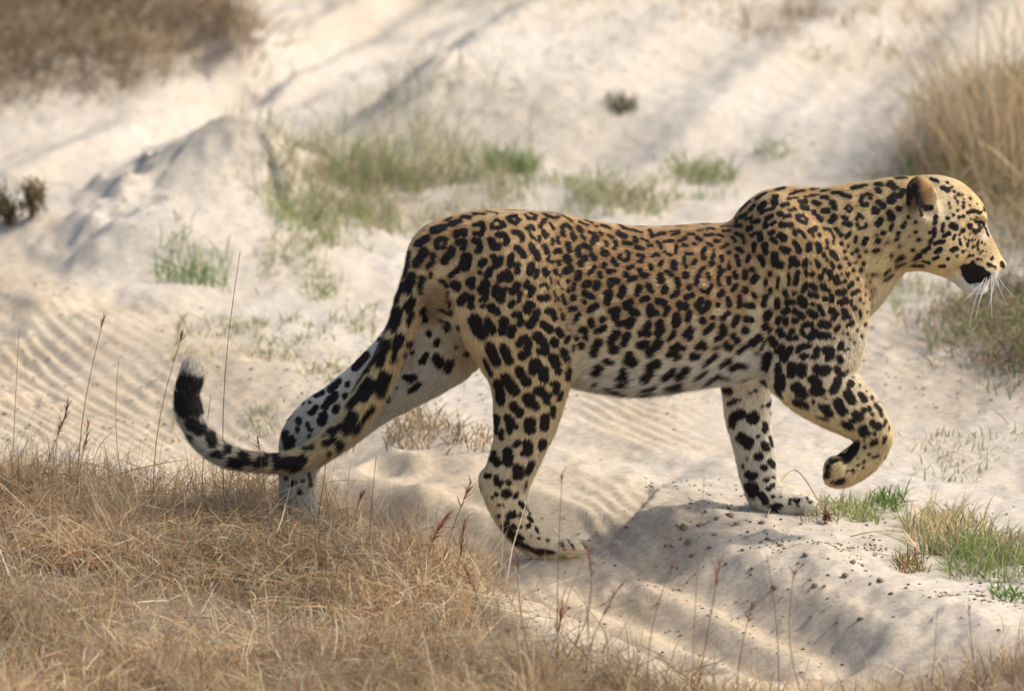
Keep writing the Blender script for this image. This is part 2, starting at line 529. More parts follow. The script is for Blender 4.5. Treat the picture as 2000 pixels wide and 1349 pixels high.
def grass_field(name, P, n, hmin, hmax, tilt, width, pal, palp, label, bias=(0, 0), fall=None, flat=0.0, **kw):
    q = sample_poly(P, n, .1, fall)
    b = seat(q)
    d = directions(n, tilt, bias)
    if flat:
        k = rng.uniform(0, 1, n) < flat
        d[k, 2] = np.abs(rng.normal(.12, .15, k.sum())); b[k, 2] += rng.uniform(0, .07, k.sum())
        d /= np.linalg.norm(d, axis=1)[:, None]
    clump = .75 + .45 * fbm(q[:, 0] * 5, q[:, 1] * 4, 61, 2)
    h = rng.uniform(hmin, hmax, n) * clump
    bend = rng.normal(0, .28, (n, 3)); bend[:, 2] = -np.abs(rng.normal(0, .22, n))
    patchy = .80 + .42 * fbm(q[:, 0] * 3.2, q[:, 1] * 2.4, 67, 3)
    c = pick(pal, n, palp) * patchy[:, None]
    tip = c * rng.uniform(.8, 1.25, (n, 1))
    V, F, C = blades(b, d, h, rng.uniform(.6, 1.3, n) * width, bend, c, tip)
    return link(name, make_mesh(name, V, F, M_BLADE, C), kind='stuff', label=label, **kw)
# ------------------------------------------------------------------ leopard: flesh
def catmull(A, k):
    A = np.asarray(A, float); out = []
    n = len(A)
    for i in range(n - 1):
        p0 = A[max(i - 1, 0)]; p1 = A[i]; p2 = A[i + 1]; p3 = A[min(i + 2, n - 1)]
        for j in range(k):
            t = j / k
            out.append(.5 * ((2 * p1) + (-p0 + p2) * t + (2 * p0 - 5 * p1 + 4 * p2 - p3) * t * t + (-p0 + 3 * p1 - 3 * p2 + p3) * t ** 3))
    out.append(A[-1])
    return np.array(out)

class Chain:
    """limb given as pairs of outline points (photograph pixels), depth Y and half thickness b"""
    def __init__(self, st, sub=3):
        rows = []
        for xa, ya, xb, yb, Y, b in st:
            p = at_depth(xa, ya, Y); q = at_depth(xb, yb, Y)
            rows.append([*((p + q) / 2), np.linalg.norm(p - q) / 2, b])
        self.s = catmull(rows, sub)
        r = self.s[:, 3:].max(1)
        self.lo = (self.s[:, :3] - r[:, None]).min(0) - .06
        self.hi = (self.s[:, :3] + r[:, None]).max(0) + .06

    def __call__(self, P, want_dir=False):
        best = np.full(len(P), 1e3)
        D = np.zeros((len(P), 3)) if want_dir else None
        for i in range(len(self.s) - 1):
            a = self.s[i]; e = self.s[i + 1]
            ax = e[:3] - a[:3]; L2 = ax @ ax + 1e-12
            t = np.clip((P - a[:3]) @ ax / L2, 0, 1)
            q = P - a[:3] - t[:, None] * ax
            A = a[3] + (e[3] - a[3]) * t; B = a[4] + (e[4] - a[4]) * t
            u2 = q[:, 0] ** 2 + q[:, 2] ** 2; v2 = q[:, 1] ** 2
            k0 = np.sqrt(u2 / A ** 2 + v2 / B ** 2) + 1e-9
            k1 = np.sqrt(u2 / A ** 4 + v2 / B ** 4) + 1e-9
            d = np.where(k0 < .05, -np.minimum(A, B), k0 * (k0 - 1) / k1)
            if want_dir:
                m = d < best
                D[m] = ax / math.sqrt(L2)
            best = np.minimum(best, d)
        return (best, D) if want_dir else best

class Ell:
    """ellipsoid: centre pixel, depth, radii in metres (x,y,z), tilt in the picture plane (deg), flow"""
    def __init__(self, px, py, Y, rx, ry, rz, rot=0, flow=(-1, 0, -.2)):
        self.c = at_depth(px, py, Y); self.r = np.array([rx, ry, rz])
        a = math.radians(rot); self.ca, self.sa = math.cos(a), math.sin(a)
        m = max(rx, ry, rz) + .05
        self.lo = self.c - m; self.hi = self.c + m
        self.flow = np.array(flow) / np.linalg.norm(flow)
    def __call__(self, P, want_dir=False):
        q = P - self.c
        x = q[:, 0] * self.ca + q[:, 2] * self.sa; z = -q[:, 0] * self.sa + q[:, 2] * self.ca
        s = np.stack([x, q[:, 1], z], 1)
        k0 = np.linalg.norm(s / self.r, axis=1) + 1e-9; k1 = np.linalg.norm(s / self.r ** 2, axis=1) + 1e-9
        d = k0 * (k0 - 1) / k1
        return (d, np.tile(self.flow, (len(P), 1))) if want_dir else d

TORSO = Chain([(1600, 392, 1600, 655, 0, .098), (1540, 402, 1540, 705, 0, .115), (1470, 432, 1470, 733, 0, .128), (1400, 438, 1400, 748, 0, .138),
               (1330, 442, 1330, 760, 0, .142), (1260, 443, 1260, 770, 0, .142), (1200, 441, 1200, 766, 0, .138), (1140, 431, 1140, 752, 0, .132),
               (1080, 420, 1080, 725, 0, .126), (1010, 412, 1010, 690, 0, .12), (950, 411, 950, 662, 0, .112), (890, 425, 890, 615, 0, .092)])
NECK = Chain([(1835, 352, 1835, 520, .0, .072), (1795, 345, 1795, 528, 0, .078), (1745, 346, 1745, 530, 0, .080), (1700, 353, 1700, 548, 0, .086),
              (1650, 363, 1650, 602, 0, .094), (1590, 380, 1590, 650, 0, .10)])
SCAP_N = Chain([(1464, 455, 1578, 412, -.040, .05), (1460, 515, 1615, 465, -.070, .055), (1480, 590, 1690, 545, -.082, .060), (1488, 680, 1690, 635, -.088, .060),
                (1500, 735, 1668, 690, -.095, .055), (1540, 785, 1668, 722, -.10, .047), (1590, 808, 1700, 765, -.105, .042), (1640, 832, 1727, 803, -.108, .036),
                (1672, 852, 1738, 838, -.11, .031), (1668, 868, 1737, 868, -.11, .029), (1656, 880, 1722, 900, -.11, .031), (1640, 886, 1697, 926, -.11, .035), (1622, 900, 1668, 942, -.11, .038), (1614, 912, 1650, 943, -.11, .036)])
HUMP_B = Ell(1522, 416, .01, .082, .055, .050, 14, (-1, 0, -.5))
FORE_F = Chain([(1395, 650, 1545, 660, .07, .05), (1402, 700, 1520, 705, .085, .046), (1408, 745, 1508, 755, .092, .040), (1414, 800, 1508, 805, .095, .036), (1428, 850, 1510, 852, .095, .034),
                (1440, 905, 1517, 902, .095, .033), (1450, 950, 1522, 938, .095, .034), (1466, 982, 1534, 956, .093, .038), (1500, 996, 1560, 962, .092, .043), (1540, 998, 1578, 968, .092, .045)])
THIGH_N = Chain([(880, 540, 1104, 525, -.050, .080), (882, 600, 1122, 590, -.078, .068), (918, 662, 1126, 655, -.085, .060), (948, 706, 1120, 725, -.088, .053),
                 (962, 760, 1106, 782, -.090, .047), (964, 810, 1091, 826, -.091, .043), (963, 855, 1071, 868, -.091, .038), (952, 900, 1050, 912, -.091, .034),
                 (942, 940, 1034, 946, -.090, .030), (948, 978, 1033, 976, -.089, .028), (968, 1016, 1042, 1003, -.088, .028), (992, 1048, 1062, 1024, -.087, .030),
                 (1022, 1071, 1084, 1040, -.086, .034), (1062, 1084, 1102, 1050, -.085, .040), (1092, 1086, 1116, 1054, -.085, .042)])
THIGH_F = Chain([(850, 505, 1000, 535, .05, .080), (800, 560, 975, 620, .078, .066), (768, 612, 952, 690, .088, .058), (738, 662, 892, 735, .09, .052), (702, 700, 830, 772, .09, .045),
                 (662, 736, 768, 808, .09, .039), (622, 768, 718, 846, .09, .035), (585, 792, 678, 876, .09, .033), (556, 832, 648, 890, .09, .031), (546, 880, 628, 905, .09, .029),
                 (544, 930, 616, 936, .09, .028), (546, 975, 616, 975, .088, .029), (560, 1020, 626, 1005, .086, .034), (590, 1050, 646, 1022, .085, .04), (626, 1056, 660, 1028, .085, .042)])
TAIL = Chain([(802, 500, 870, 492, 0, .034), (777, 555, 846, 566, -.012, .036), (757, 632, 814, 648, -.022, .033), (726, 698, 785, 716, -.026, .031), (700, 742, 764, 760, -.028, .030),
              (664, 798, 726, 824, -.03, .029), (632, 840, 680, 874, -.03, .027), (588, 871, 608, 915, -.032, .025), (540, 884, 548, 924, -.034, .024), (500, 880, 498, 922, -.036, .024), (452, 868, 438, 912, -.038, .024),
              (415, 838, 384, 880, -.04, .025), (398, 800, 350, 828, -.04, .026), (390, 762, 338, 775, -.04, .026), (400, 736, 346, 742, -.04, .027), (400, 722, 352, 722, -.04, .024), (392, 716, 358, 714, -.04, .018)], 4)
TAIL.s[:, 3:] *= .92
SKULL = Ell(1830, 430, .0, .080, .074, .083, -12, (-1, 0, -.15))
BROW = Ell(1884, 434, .0, .040, .050, .046, -35, (-1, 0, .3))
CHEEK = Ell(1842, 482, -.052, .050, .034, .046, -20, (-1, 0, -.4))
CHEEK_F = Ell(1842, 482, .052, .050, .034, .046, -20, (-1, 0, -.4))
MUZZLE = Chain([(1945, 503, 1938, 537, 0, .027), (1929, 480, 1918, 548, 0, .039), (1907, 450, 1893, 549, 0, .045), (1880, 414, 1858, 545, 0, .052)])
NOSE = Ell(1957, 517, 0, .0095, .017, .0105, -30, (-1, 0, -.3))
LIP_N = Ell(1926, 530, -.027, .027, .023, .024, -30, (-1, 0, -.3))
LIP_F = Ell(1926, 530, .027, .027, .023, .024, -30, (-1, 0, -.3))
JAW = Chain([(1922, 550, 1912, 574, 0, .027), (1900, 540, 1886, 570, 0, .034), (1868, 512, 1858, 548, 0, .045), (1825, 480, 1812, 530, 0, .055)])
EAR_N = Ell(1803, 393, -.082, .033, .018, .054, 20, (-.2, -.2, -1))
EAR_F = Ell(1806, 388, .066, .030, .014, .046, 18, (-.2, .2, -1))
SCOOP_N = Ell(1823, 402, -.094, .027, .014, .038, 20)
SCOTUM = Ell(866, 585, -.012, .030, .034, .036, -20, (-.3, 0, -1))
TOES = []
def toes(px, py, Y, spread, rx, rz, n=4):
    for k in range(n):
        f = (k - (n - 1) / 2) / ((n - 1) / 2)
        TOES.append(Ell(px - 9 * abs(f), py, Y + f * spread, rx, spread * .30, rz, -18, (-1, 0, .4)))
toes(1124, 1069, -.085, .036, .025, .018)
toes(1580, 984, .092, .040, .027, .019)
toes(668, 1044, .085, .038, .026, .019)
TOES.append(Ell(1634, 910, -.138, .022, .014, .024, 40, (-1, 0, -.4)))
TOES.append(Ell(1630, 914, -.112, .023, .014, .025, 40, (-1, 0, -.4)))
TOES.append(Ell(1634, 910, -.086, .022, .014, .024, 40, (-1, 0, -.4)))
RIDGE_N = Ell(1907, 417, -.036, .026, .015, .011, -35, (-1, 0, .3))
RIDGE_F = Ell(1907, 417, .036, .026, .015, .011, -35, (-1, 0, .3))
ELBOW = Ell(1522, 742, -.112, .026, .026, .034, 25, (-.2, 0, -1))
HOCK = Ell(948, 942, -.088, .015, .018, .026, 10, (0, 0, -1))
KNEE = Ell(1098, 668, -.092, .030, .040, .050, 10, (-.2, 0, -1))
WRIST = Ell(1722, 846, -.112, .022, .028, .030, 0, (-.3, 0, -1))

# union order: (shape, blend in metres, +1 add / -1 carve)
BODY = [(TORSO, 0, 1), (NECK, .035, 1), (HUMP_B, .04, 1), (FORE_F, .03, 1), (THIGH_F, .03, 1), (THIGH_N, .022, 1), (SCAP_N, .017, 1), (SCOTUM, .01, 1),
        (SKULL, .03, 1), (BROW, .02, 1), (CHEEK, .02, 1), (CHEEK_F, .02, 1), (MUZZLE, .012, 1), (NOSE, .006, 1), (JAW, .010, 1), (LIP_N, .008, 1), (LIP_F, .008, 1), (RIDGE_N, .010, 1), (RIDGE_F, .010, 1), (ELBOW, .015, 1), (HOCK, .012, 1), (KNEE, .02, 1), (WRIST, .015, 1),
        (EAR_N, .010, 1), (EAR_F, .010, 1), (SCOOP_N, .006, -1), (Ell(1916, 440, -.052, .016, .012, .010, -30), .008, -1), (Ell(1916, 440, .052, .016, .012, .010, -30), .008, -1),
        (Ell(1908, 546, -.046, .030, .012, .006, -8), .006, -1), (TAIL, .012, 1)] + [(t, .0045, 1) for t in TOES]

def surface_nets(D, org, h):
    """quads through the zero level of D"""
    n = np.array(D.shape)
    S = D < 0
    acc = np.zeros((*(n - 1), 3), np.float32); cnt = np.zeros(n - 1, np.float32)
    for ax in range(3):
        sl0 = [slice(None)] * 3; sl1 = [slice(None)] * 3
        sl0[ax] = slice(0, -1); sl1[ax] = slice(1, None)
        a = D[tuple(sl0)]; b = D[tuple(sl1)]
        I = np.argwhere((S[tuple(sl0)] != S[tuple(sl1)]))
        va = a[tuple(I.T)]; vb = b[tuple(I.T)]
        t = va / (va - vb)
        pos = I.astype(np.float32); pos[:, ax] += t
        o = [k for k in range(3) if k != ax]
        for d0 in (0, 1):
            for d1 in (0, 1):
                c = I.copy(); c[:, o[0]] -= d0; c[:, o[1]] -= d1
                ok = np.all((c >= 0) & (c < n - 1), 1)
                np.add.at(acc, tuple(c[ok].T), pos[ok]); np.add.at(cnt, tuple(c[ok].T), 1)
    cells = np.argwhere(cnt > 0)
    idx = np.full(n - 1, -1, np.int64); idx[tuple(cells.T)] = np.arange(len(cells))
    V = acc[tuple(cells.T)] / cnt[tuple(cells.T)][:, None] * h + org
    Q = []
    for ax in range(3):
        o = [k for k in range(3) if k != ax]
        sl0 = [slice(None)] * 3; sl1 = [slice(None)] * 3
        sl0[ax] = slice(0, -1); sl1[ax] = slice(1, None)
        I = np.argwhere(S[tuple(sl0)] != S[tuple(sl1)])
        ins = S[tuple(sl0)][tuple(I.T)]
        I2 = [I.copy() for _ in range(4)]
        I2[1][:, o[0]] -= 1; I2[2][:, o[0]] -= 1; I2[2][:, o[1]] -= 1; I2[3][:, o[1]] -= 1
        ok = np.all([np.all((c >= 0) & (c < n - 1), 1) for c in I2], 0)
        q = np.stack([idx[tuple(c[ok].T)] for c in I2], 1)
        flip = ins[ok] ^ (ax == 1)
        q[flip] = q[flip][:, ::-1]
        Q.append(q)
    return V, np.concatenate(Q)[:, ::-1]

def smooth_verts(V, Q, it):
    E = np.concatenate([Q[:, [0, 1]], Q[:, [1, 2]], Q[:, [2, 3]], Q[:, [3, 0]]])
    n = len(V)
    deg = np.bincount(E.ravel(), minlength=n)[:, None]
    for k in range(it):
        for lam in (.5, -.52):
            s = np.zeros_like(V)
            for c in range(3):
                s[:, c] = np.bincount(E[:, 0], V[E[:, 1], c], n) + np.bincount(E[:, 1], V[E[:, 0], c], n)
            V = V + lam * (s / deg - V)
    return V

def carve_leopard(h=.0055):
    lo = np.min([s.lo for s, _, k in BODY if k > 0], 0) - .01; hi = np.max([s.hi for s, _, k in BODY if k > 0], 0) + .01
    n = np.ceil((hi - lo) / h).astype(int) + 1
    D = np.full(n, 1.0, np.float32)
    for s, k, sign in BODY:
        i0 = np.clip(((s.lo - lo) / h).astype(int), 0, n - 1); i1 = np.clip(((s.hi - lo) / h).astype(int) + 2, 1, n)
        g = np.stack(np.meshgrid(*[lo[a] + h * np.arange(i0[a], i1[a]) for a in range(3)], indexing='ij'), -1)
        d = s(g.reshape(-1, 3)).reshape(g.shape[:3])
        sl = tuple(slice(i0[a], i1[a]) for a in range(3))
        a = D[sl]
        if sign > 0:
            if k:
                w = np.clip(.5 + .5 * (a - d) / k, 0, 1)
                D[sl] = a * (1 - w) + d * w - k * w * (1 - w)
            else:
                D[sl] = np.minimum(a, d)
        else:
            w = np.clip(.5 - .5 * (a + d) / k, 0, 1)
            D[sl] = a * (1 - w) - d * w + k * w * (1 - w)
    V, Q = surface_nets(D, lo, h)
    V = smooth_verts(V, Q, 3)
    for f, a in ((14, .0022), (38, .0011)):      # flesh is never perfectly even
        V = V + a * np.stack([vnoise3(V, f, 81), vnoise3(V, f, 82), vnoise3(V, f, 83)], 1)
    return V, Q

# ------------------------------------------------------------------ leopard: markings traced as strokes, with some painted crease shade
# crop origin x, y and unit in photograph pixels, then strokes "x y [x y ...] radius"
TRACE = {  # strokes between toes and along flank folds ink in crease shade
(0, 0, 1.0): """558 848 566 880 8;572 912 574 920 6;592 938 4.5;566 948 4;586 960 5;604 925 606 945 4;576 942 3;592 962 3;560 900 4;592 896 566 903 8;480 893 470 890 7;500 905 520 905 6;1698 585 3;1694 610 3;1690 633 3.5;1682 655 3.5;1702 568 3;1680 622 3;1674 645 3.5;1668 668 3;1704 596 2.5;1696 646 2.5;
1931 531 1944 536 .9;1930 523 1946 528 .9;1934 516 1946 520 .9;1116 1062 1122 1078 2;1098 1060 1103 1074 1.5;1552 976 1560 988 2;1574 972 1584 984 2;1100 1085 1140 1087 3;1480 1000 1580 1000 3;
1786 362 1784 378 5;1792 384 1796 400 6;1796 410 1800 420 4""",
(740, 400, 1.5): """51 51 63 44 5;72 33 84 30 5.5;94 25 105 22 4;108 16 118 16 3;86 21 94 17 2;124 12 138 12 2.5;140 8 154 11 2;162 7 178 7 1;58 63 50 76 7;76 55 75 48 82 44 87 46 85 55 3.6;
101 40 101 36 112 34 112 38 4;125 26 134 25 136 31 133 38 125 37 3.5;147 25 153 20 161 24 163 27 156 30 148 30 147 25 2.8;168 17 178 14 182 20 178 25 171 21 3;103 49 112 48 111 57 3.5;110 57 4;124 46 130 49 133 55 128 60 3.8;
146 47 149 54 156 55 5;154 39 164 38 168 46 166 51 3.5;175 35 182 35 187 42 187 46 3.3;180 56 186 60 188 66 4;40 63 33 74 3;37 79 27 91 4;71 66 70 75 63 81 3;95 58 94 65 87 68 85 74 4.6;114 70 112 80 7.5;133 77 137 74 5;144 85 142 91 4.2;132 88 3.2;
149 68 152 72 4.5;159 69 156 77 151 80 4;172 66 172 78 4;181 78 181 87 4;160 95 166 91 169 95 6;68 90 68 94 2.5;43 94 38 110 6.5;57 97 55 114 4;26 106 20 122 5.5;43 125 38 134 5;102 86 94 92 4;79 99 85 100 89 107 2.5;99 104 102 106 6;116 102 122 97 121 106 4.5;
139 104 134 110 6;141 110 139 122 133 124 3;153 108 151 116 4.5;162 110 160 115 159 124 4.5;180 105 175 113 5;184 115 182 124 3.5;174 126 172 131 3.5;192 103 194 107 3.5;198 112 196 118 3;113 118 107 126 5;122 120 120 132 4;92 128 2.5""",
(1000, 400, 1.5): """17 13 22 18 29 18 31 14 24 11 2.6;40 11 47 15 55 18 60 16 2.3;43 20 37 28 3.2;50 24 54 32 2.8;42 36 44 39 3.8;20 30 25 28 29 33 2.6;21 32 25 40 31 46 35 47 35 41 2.2;66 33 66 38 68 40 2.8;66 30 70 27 75 30 3.2;79 38 81 44 3.2;75 31 77 33 2;66 14 78 21 1.8;88 22 98 26 2.2;
87 30 90 34 3.5;91 41 95 44 2.8;101 35 107 38 2.5;109 44 106 48 4.2;97 20 104 23 2.8;118 27 128 31 3;110 28 2;114 36 118 39 2.3;125 40 130 43 2.3;122 48 124 53 2.4;135 48 136 53 133 57 2.4;140 26 146 30 3;146 30 153 33 2;158 33 169 36 2.4;139 37 147 42 4;145 49 154 51 2.8;160 43 162 48 2.8;170 44 178 49 2.5;163 55 171 58 3;178 54 182 53 3;
179 33 183 41 3;193 37 198 37 2.2;43 55 46 61 3.6;53 45 53 52 2.5;60 43 61 50 2.3;57 61 63 60 4;73 51 74 60 3.3;86 57 86 65 4;94 53 102 57 3;25 53 27 59 3.6;32 62 34 70 4;49 67 46 71 52 75 2.2;104 66 107 69 4;117 58 117 63 122 67 127 64 122 60 2.2;149 61 153 64 152 70 146 73 140 70 142 66 2.4;163 66 171 66 170 74 164 73 2.2;183 67 188 64 191 66 2.6;
60 73 61 78 3;72 69 74 73 4.8;70 85 77 83 4.5;95 71 89 78 4.3;120 78 4;132 73 136 78 3.6;126 87 132 86 3.4;196 74 192 78 2.8;181 80 182 83 4;108 82 101 89 3.6;114 89 116 94 2.8;25 79 23 88 4.5;32 87 31 93 3.8;42 83 44 90 3.3;48 87 1.8;57 86 58 90 3;62 92 2;87 90 86 96 4.5;151 83 157 80 2.8;147 90 150 93 3;152 97 160 95 3.5;167 85 170 92 176 92 3.2;
193 93 194 99 4.3;95 104 99 102 4.5;112 102 110 109 4.2;128 99 137 99 4;128 100 128 105 3.5;20 101 21 106 3.6;26 109 23 117 4;38 105 43 103 47 108 2.8;51 96 52 101 2.4;59 100 65 110 1.4;73 99 3.3;81 104 80 109 3.2;74 112 2.5;37 121 46 121 4.3;54 112 61 124 1.8;66 117 70 130 1.8;57 125 2.2;80 121 4.2;94 115 106 120 3.6;145 109 142 118 4.6;126 114 124 127 5;166 107 163 116 4;178 104 182 113 3.8;169 124 177 121 3.6;94 127 3;150 129 5;190 127 196 125 3.5;22 131 28 131 4""",
(1260, 400, 1.5): """13 40 25 38 2;33 35 45 35 1.8;36 39 44 37 2.2;25 48 36 47 2.2;16 48 21 56 2.5;41 53 40 62 2.8;26 62 34 66 2.4;46 47 53 43 56 38 63 39 2.5;67 42 71 46 3;50 52 56 54 2.4;63 51 66 51 2.6;37 76 39 82 4.3;53 63 61 64 2.8;51 68 52 78 2.2;53 80 54 81 2.8;66 72 62 78 2.8;78 57 74 64 2.7;75 68 76 69 3;81 51 87 53 2.3;90 58 88 70 2;87 76 4;78 40 87 39 2.4;95 39 102 41 2;92 47 96 48 2.8;
82 32 90 31 2;68 34 74 33 1.5;100 28 109 28 1.6;102 34 110 34 2;118 27 124 27 2.8;113 42 117 48 2.6;119 38 126 40 129 46 128 50 2.8;100 56 103 55 2.8;107 52 2.2;109 62 2.8;120 57 127 60 3;134 31 138 30 3.6;138 40 144 36 2;139 40 2.5;142 51 142 60 3.3;150 39 150 43 4;157 27 4;165 25 169 22 2.8;161 37 167 35 3.2;165 45 170 49 3.4;176 41 180 44 4.5;156 54 157 61 4.2;179 57 185 60 4.2;100 68 101 73 2.8;119 68 122 77 3.2;136 67 133 74 2.8;109 75 110 83 2.5;150 68 154 78 3.6;
168 64 169 73 4.2;170 76 176 78 4.8;193 71 196 76 4.5;190 78 188 81 2.5;72 86 76 82 3;97 81 101 86 3;97 88 95 95 97 103 2.6;116 88 119 94 2.8;28 87 34 91 3;53 92 5;82 91 83 95 3;69 93 67 103 3;109 95 108 103 3;130 87 130 94 3.4;140 84 3.8;145 94 140 100 3.8;162 90 3.6;158 98 156 107 2;173 95 172 109 2.6;163 112 3.2;187 90 187 103 2.4;199 88 196 102 3.2;42 97 43 105 4;25 109 25 113 4.4;43 113 36 119 3.3;57 108 4;54 120 62 117 4;73 110 76 113 2.5;86 106 82 113 3.5;
101 114 97 118 4;119 105 114 111 2.8;130 109 130 112 4;141 115 144 120 3;123 120 124 129 3.4;156 120 155 130 3.4;172 124 172 133 3.4;182 113 184 118 3.4;194 115 3;184 127 193 127 3.6;17 125 26 128 4;45 130 53 132 4.5;73 124 68 131 3.5;82 128 4;95 130 3.6;109 122 110 131 3;131 131 140 131 4""",
(1400, 340, 1.5): """31 46 41 37 3.2;53 31 63 25 4.3;79 20 87 18 4;77 30 75 37 4.2;43 47 47 42 3;55 45 62 39 3.2;58 50 66 47 74 44 2.2;70 37 2;32 56 38 52 3.2;38 59 46 56 2.4;20 58 25 57 1.8;46 63 54 61 3;95 27 103 23 113 22 2.4;94 32 105 31 2;86 41 93 40 3;95 47 102 45 3;82 52 3.6;88 56 94 55 3;65 57 71 55 3.4;108 36 115 36 3;110 43 118 45 3.5;115 30 124 28 134 27 1.8;136 30 144 31 2.6;123 20 132 19 1.8;136 23 146 20 1.6;127 37 134 39 3;138 48 145 48 3.5;152 38 154 44 4;152 24 160 24 166 28 173 29 3.2;176 18 186 17 195 14 2.6;
167 45 172 40 177 45 172 49 167 45 2;197 27 189 28 187 36 191 41 196 39 2.3;84 66 96 66 4;105 55 112 54 117 60 116 64 110 62 105 58 2.8;126 50 129 53 133 57 136 59 3.2;153 56 149 61 4.2;164 56 168 58 3;167 65 173 65 3;186 53 190 57 3;182 59 184 66 2.2;187 71 194 69 194 65 2.4;101 74 102 79 3;106 73 111 76 114 82 2.8;122 74 128 71 3.6;124 79 125 80 2;134 79 2.6;139 70 145 71 149 76 152 84 152 90 2;140 71 2.5;143 86 144 90 2.5;144 96 2.2;156 71 160 76 163 80 2.6;102 89 106 95 107 101 3.5;120 92 120 99 3.8;132 91 133 100 3.6;
116 113 115 118 3.4;123 116 2;129 113 132 120 3;150 102 154 106 157 110 3.2;139 104 140 109 2.2;143 112 2.4;162 91 3;174 77 169 82 2.5;181 83 180 88 2.8;194 84 192 90 3.2;172 94 2;166 101 2.4;176 104 2.4;183 99 2.6;194 101 2.2;167 111 2.8;172 117 2.8;181 115 2.4;186 107 2;191 116 2.4;149 116 152 121 2.4;160 121 3.2;178 125 2.4;187 125 2.6;141 124 138 129 2.3;148 131 2.8;162 129 1.8;171 129 2.2""",
(1690, 330, 1.5): """14 20 20 20 3;16 26 19 29 3;33 20 38 24 4.3;41 12 54 11 2;50 29 46 35 3;2 33 8 36 8 38 2.3;38 36 33 41 4.3;1 47 2.5;18 43 23 49 3.2;13 55 5;44 52 4;55 45 4;32 58 34 64 4.4;20 67 16 72 4;35 72 33 78 2.4;52 70 48 76 2.8;57 63 2.6;65 69 2.3;57 28 60 36 3;23 83 2.6;17 94 3.5;15 86 2;44 83 41 93 2.2;57 88 1.8;66 82 2.2;70 92 2.4;30 95 1.8;45 100 2.4;62 105 2.2;76 107 82 103 2.8;13 108 16 104 19 107 2;34 112 1.8;42 118 49 114 2.6;65 117 72 113 3;43 126 52 122 2;62 126 75 126 2.2;75 120 84 122 1.8;
92 108 99 104 2.6;88 118 94 115 2;97 127 103 127 2.4;108 117 2;90 78 89 88 84 96 2.2;84 83 2;91 97 95 95 102 95 2.6;102 71 101 77 2;101 81 1.5;103 87 109 84 2.6;113 74 118 76 3.4;127 80 3;117 86 115 91 2.2;123 92 124 97 2.2;113 106 117 104 3.6;127 107 2.5;120 113 2.4;135 112 2.2;136 74 3;142 81 149 80 2.6;108 64 2.2;115 60 1.8;122 63 2.2;128 62 2;117 38 1.8;121 54 1.8;128 50 2.2;128 44 1.8;120 43 1.8;109 44 1.5;102 25 107 28 3.4;116 30 2;122 33 2;86 13 95 17 2.4;107 18 1.8;113 24 1.6;127 34 1.5;136 38 1.6;134 57 144 55 150 57 156 54 155 51 2;137 65 145 68 152 69 157 79 160 86 1.4;
131 91 1.4;139 92 1.4;133 98 1.8;140 102 2.2;147 105 1.4;148 93 2;146 97 2;152 96 2;155 98 1.5;154 107 1.6;150 111 1.6;146 117 1.5;151 117 1.5;140 121 1.8;165 117 2.2;160 124 170 129 1;178 123 179 126 3;130 130 138 128 148 132 158 138 144 140 132 138 130 130 5;138 142 150 142 6;140 136 150 138 7;92 62 90 70 2.2;79 51 86 50 3""",
(860, 580, 1.5): """11 8 13 12 2;14 20 3;55 12 3;67 14 73 19 5;45 30 47 36 54 48 8;62 31 68 44 5;83 31 81 44 5.5;93 42 91 49 5.5;96 23 101 22 105 30 103 35 4;116 11 114 17 6;125 20 121 30 116 36 5;139 19 146 19 149 27 4;135 36 143 42 5;155 43 157 48 5;148 57 150 62 4.6;126 50 132 57 136 62 5.5;131 70 136 70 5.5;103 60 110 54 114 63 112 72 106 76 5.4;83 66 86 75 90 82 6;65 64 68 74 73 84 6.5;167 52 164 58 3.5;173 65 2.8;160 71 165 80 5;147 79 151 87 6;154 97 5;168 93 165 105 4;124 86 122 95 7;134 97 135 105 6.5;103 96 105 101 6;112 110 6.3;85 105 92 116 97 122 6.5;58 82 66 100 3;75 112 78 128 6;147 113 152 114 150 124 4.5;157 125 154 131 2.5;127 121 133 123 138 130 5.5;115 131 7;155 15 162 25 1.3;160 30 157 24 1.5;164 36 166 44 1.2;168 40 172 48 1""",
(1110, 580, 1.5): """3 16 9 15 3.8;14 22 9 29 3.6;7 33 2.5;36 11 28 17 4.5;30 31 31 37 4.3;44 29 4;36 45 48 40 3.5;18 42 22 44 23 53 4;56 18 63 18 61 26 4.8;81 7 76 12 4.5;83 18 88 20 5;65 35 74 34 4;82 31 79 36 5;97 4 3;107 14 106 22 4.5;116 22 112 22 3.5;120 6 126 10 130 15 126 22 3.6;146 9 153 11 3.6;145 16 2.5;141 26 140 34 5.3;158 20 156 30 3.8;171 7 169 13 174 18 181 14 182 7 3.4;175 32 4.3;187 27 3.6;187 37 178 45 3.8;11 53 3;18 63 4.3;6 63 7 69 2;39 58 36 66 33 74 5;63 48 57 57 5.5;77 51 72 60 5;58 69 62 68 5.5;
104 36 101 44 5;95 47 103 47 4.5;119 35 121 42 118 48 5.5;139 46 132 54 3;160 42 153 48 158 53 4;93 62 102 62 4.5;107 70 115 64 118 60 5;106 71 106 74 5;135 67 142 62 150 66 4;131 76 138 74 144 77 4;139 80 2.8;141 70 3.5;168 65 174 60 178 66 4;163 77 169 77 5;189 67 197 65 2;80 77 78 84 6;86 84 6;49 83 57 86 3.5;41 93 37 97 6;72 98 69 104 6;78 108 3;68 113 74 113 4;107 91 115 87 6;107 99 101 105 6;137 96 127 104 4.6;155 93 152 97 145 103 5;192 76 179 87 4;180 96 167 105 3;196 101 180 112 3.2;98 120 113 116 3;131 118 146 113 4;51 118 63 122 74 126 3.5;92 126 112 124 2.5;132 121 152 119 2;36 112 3""",
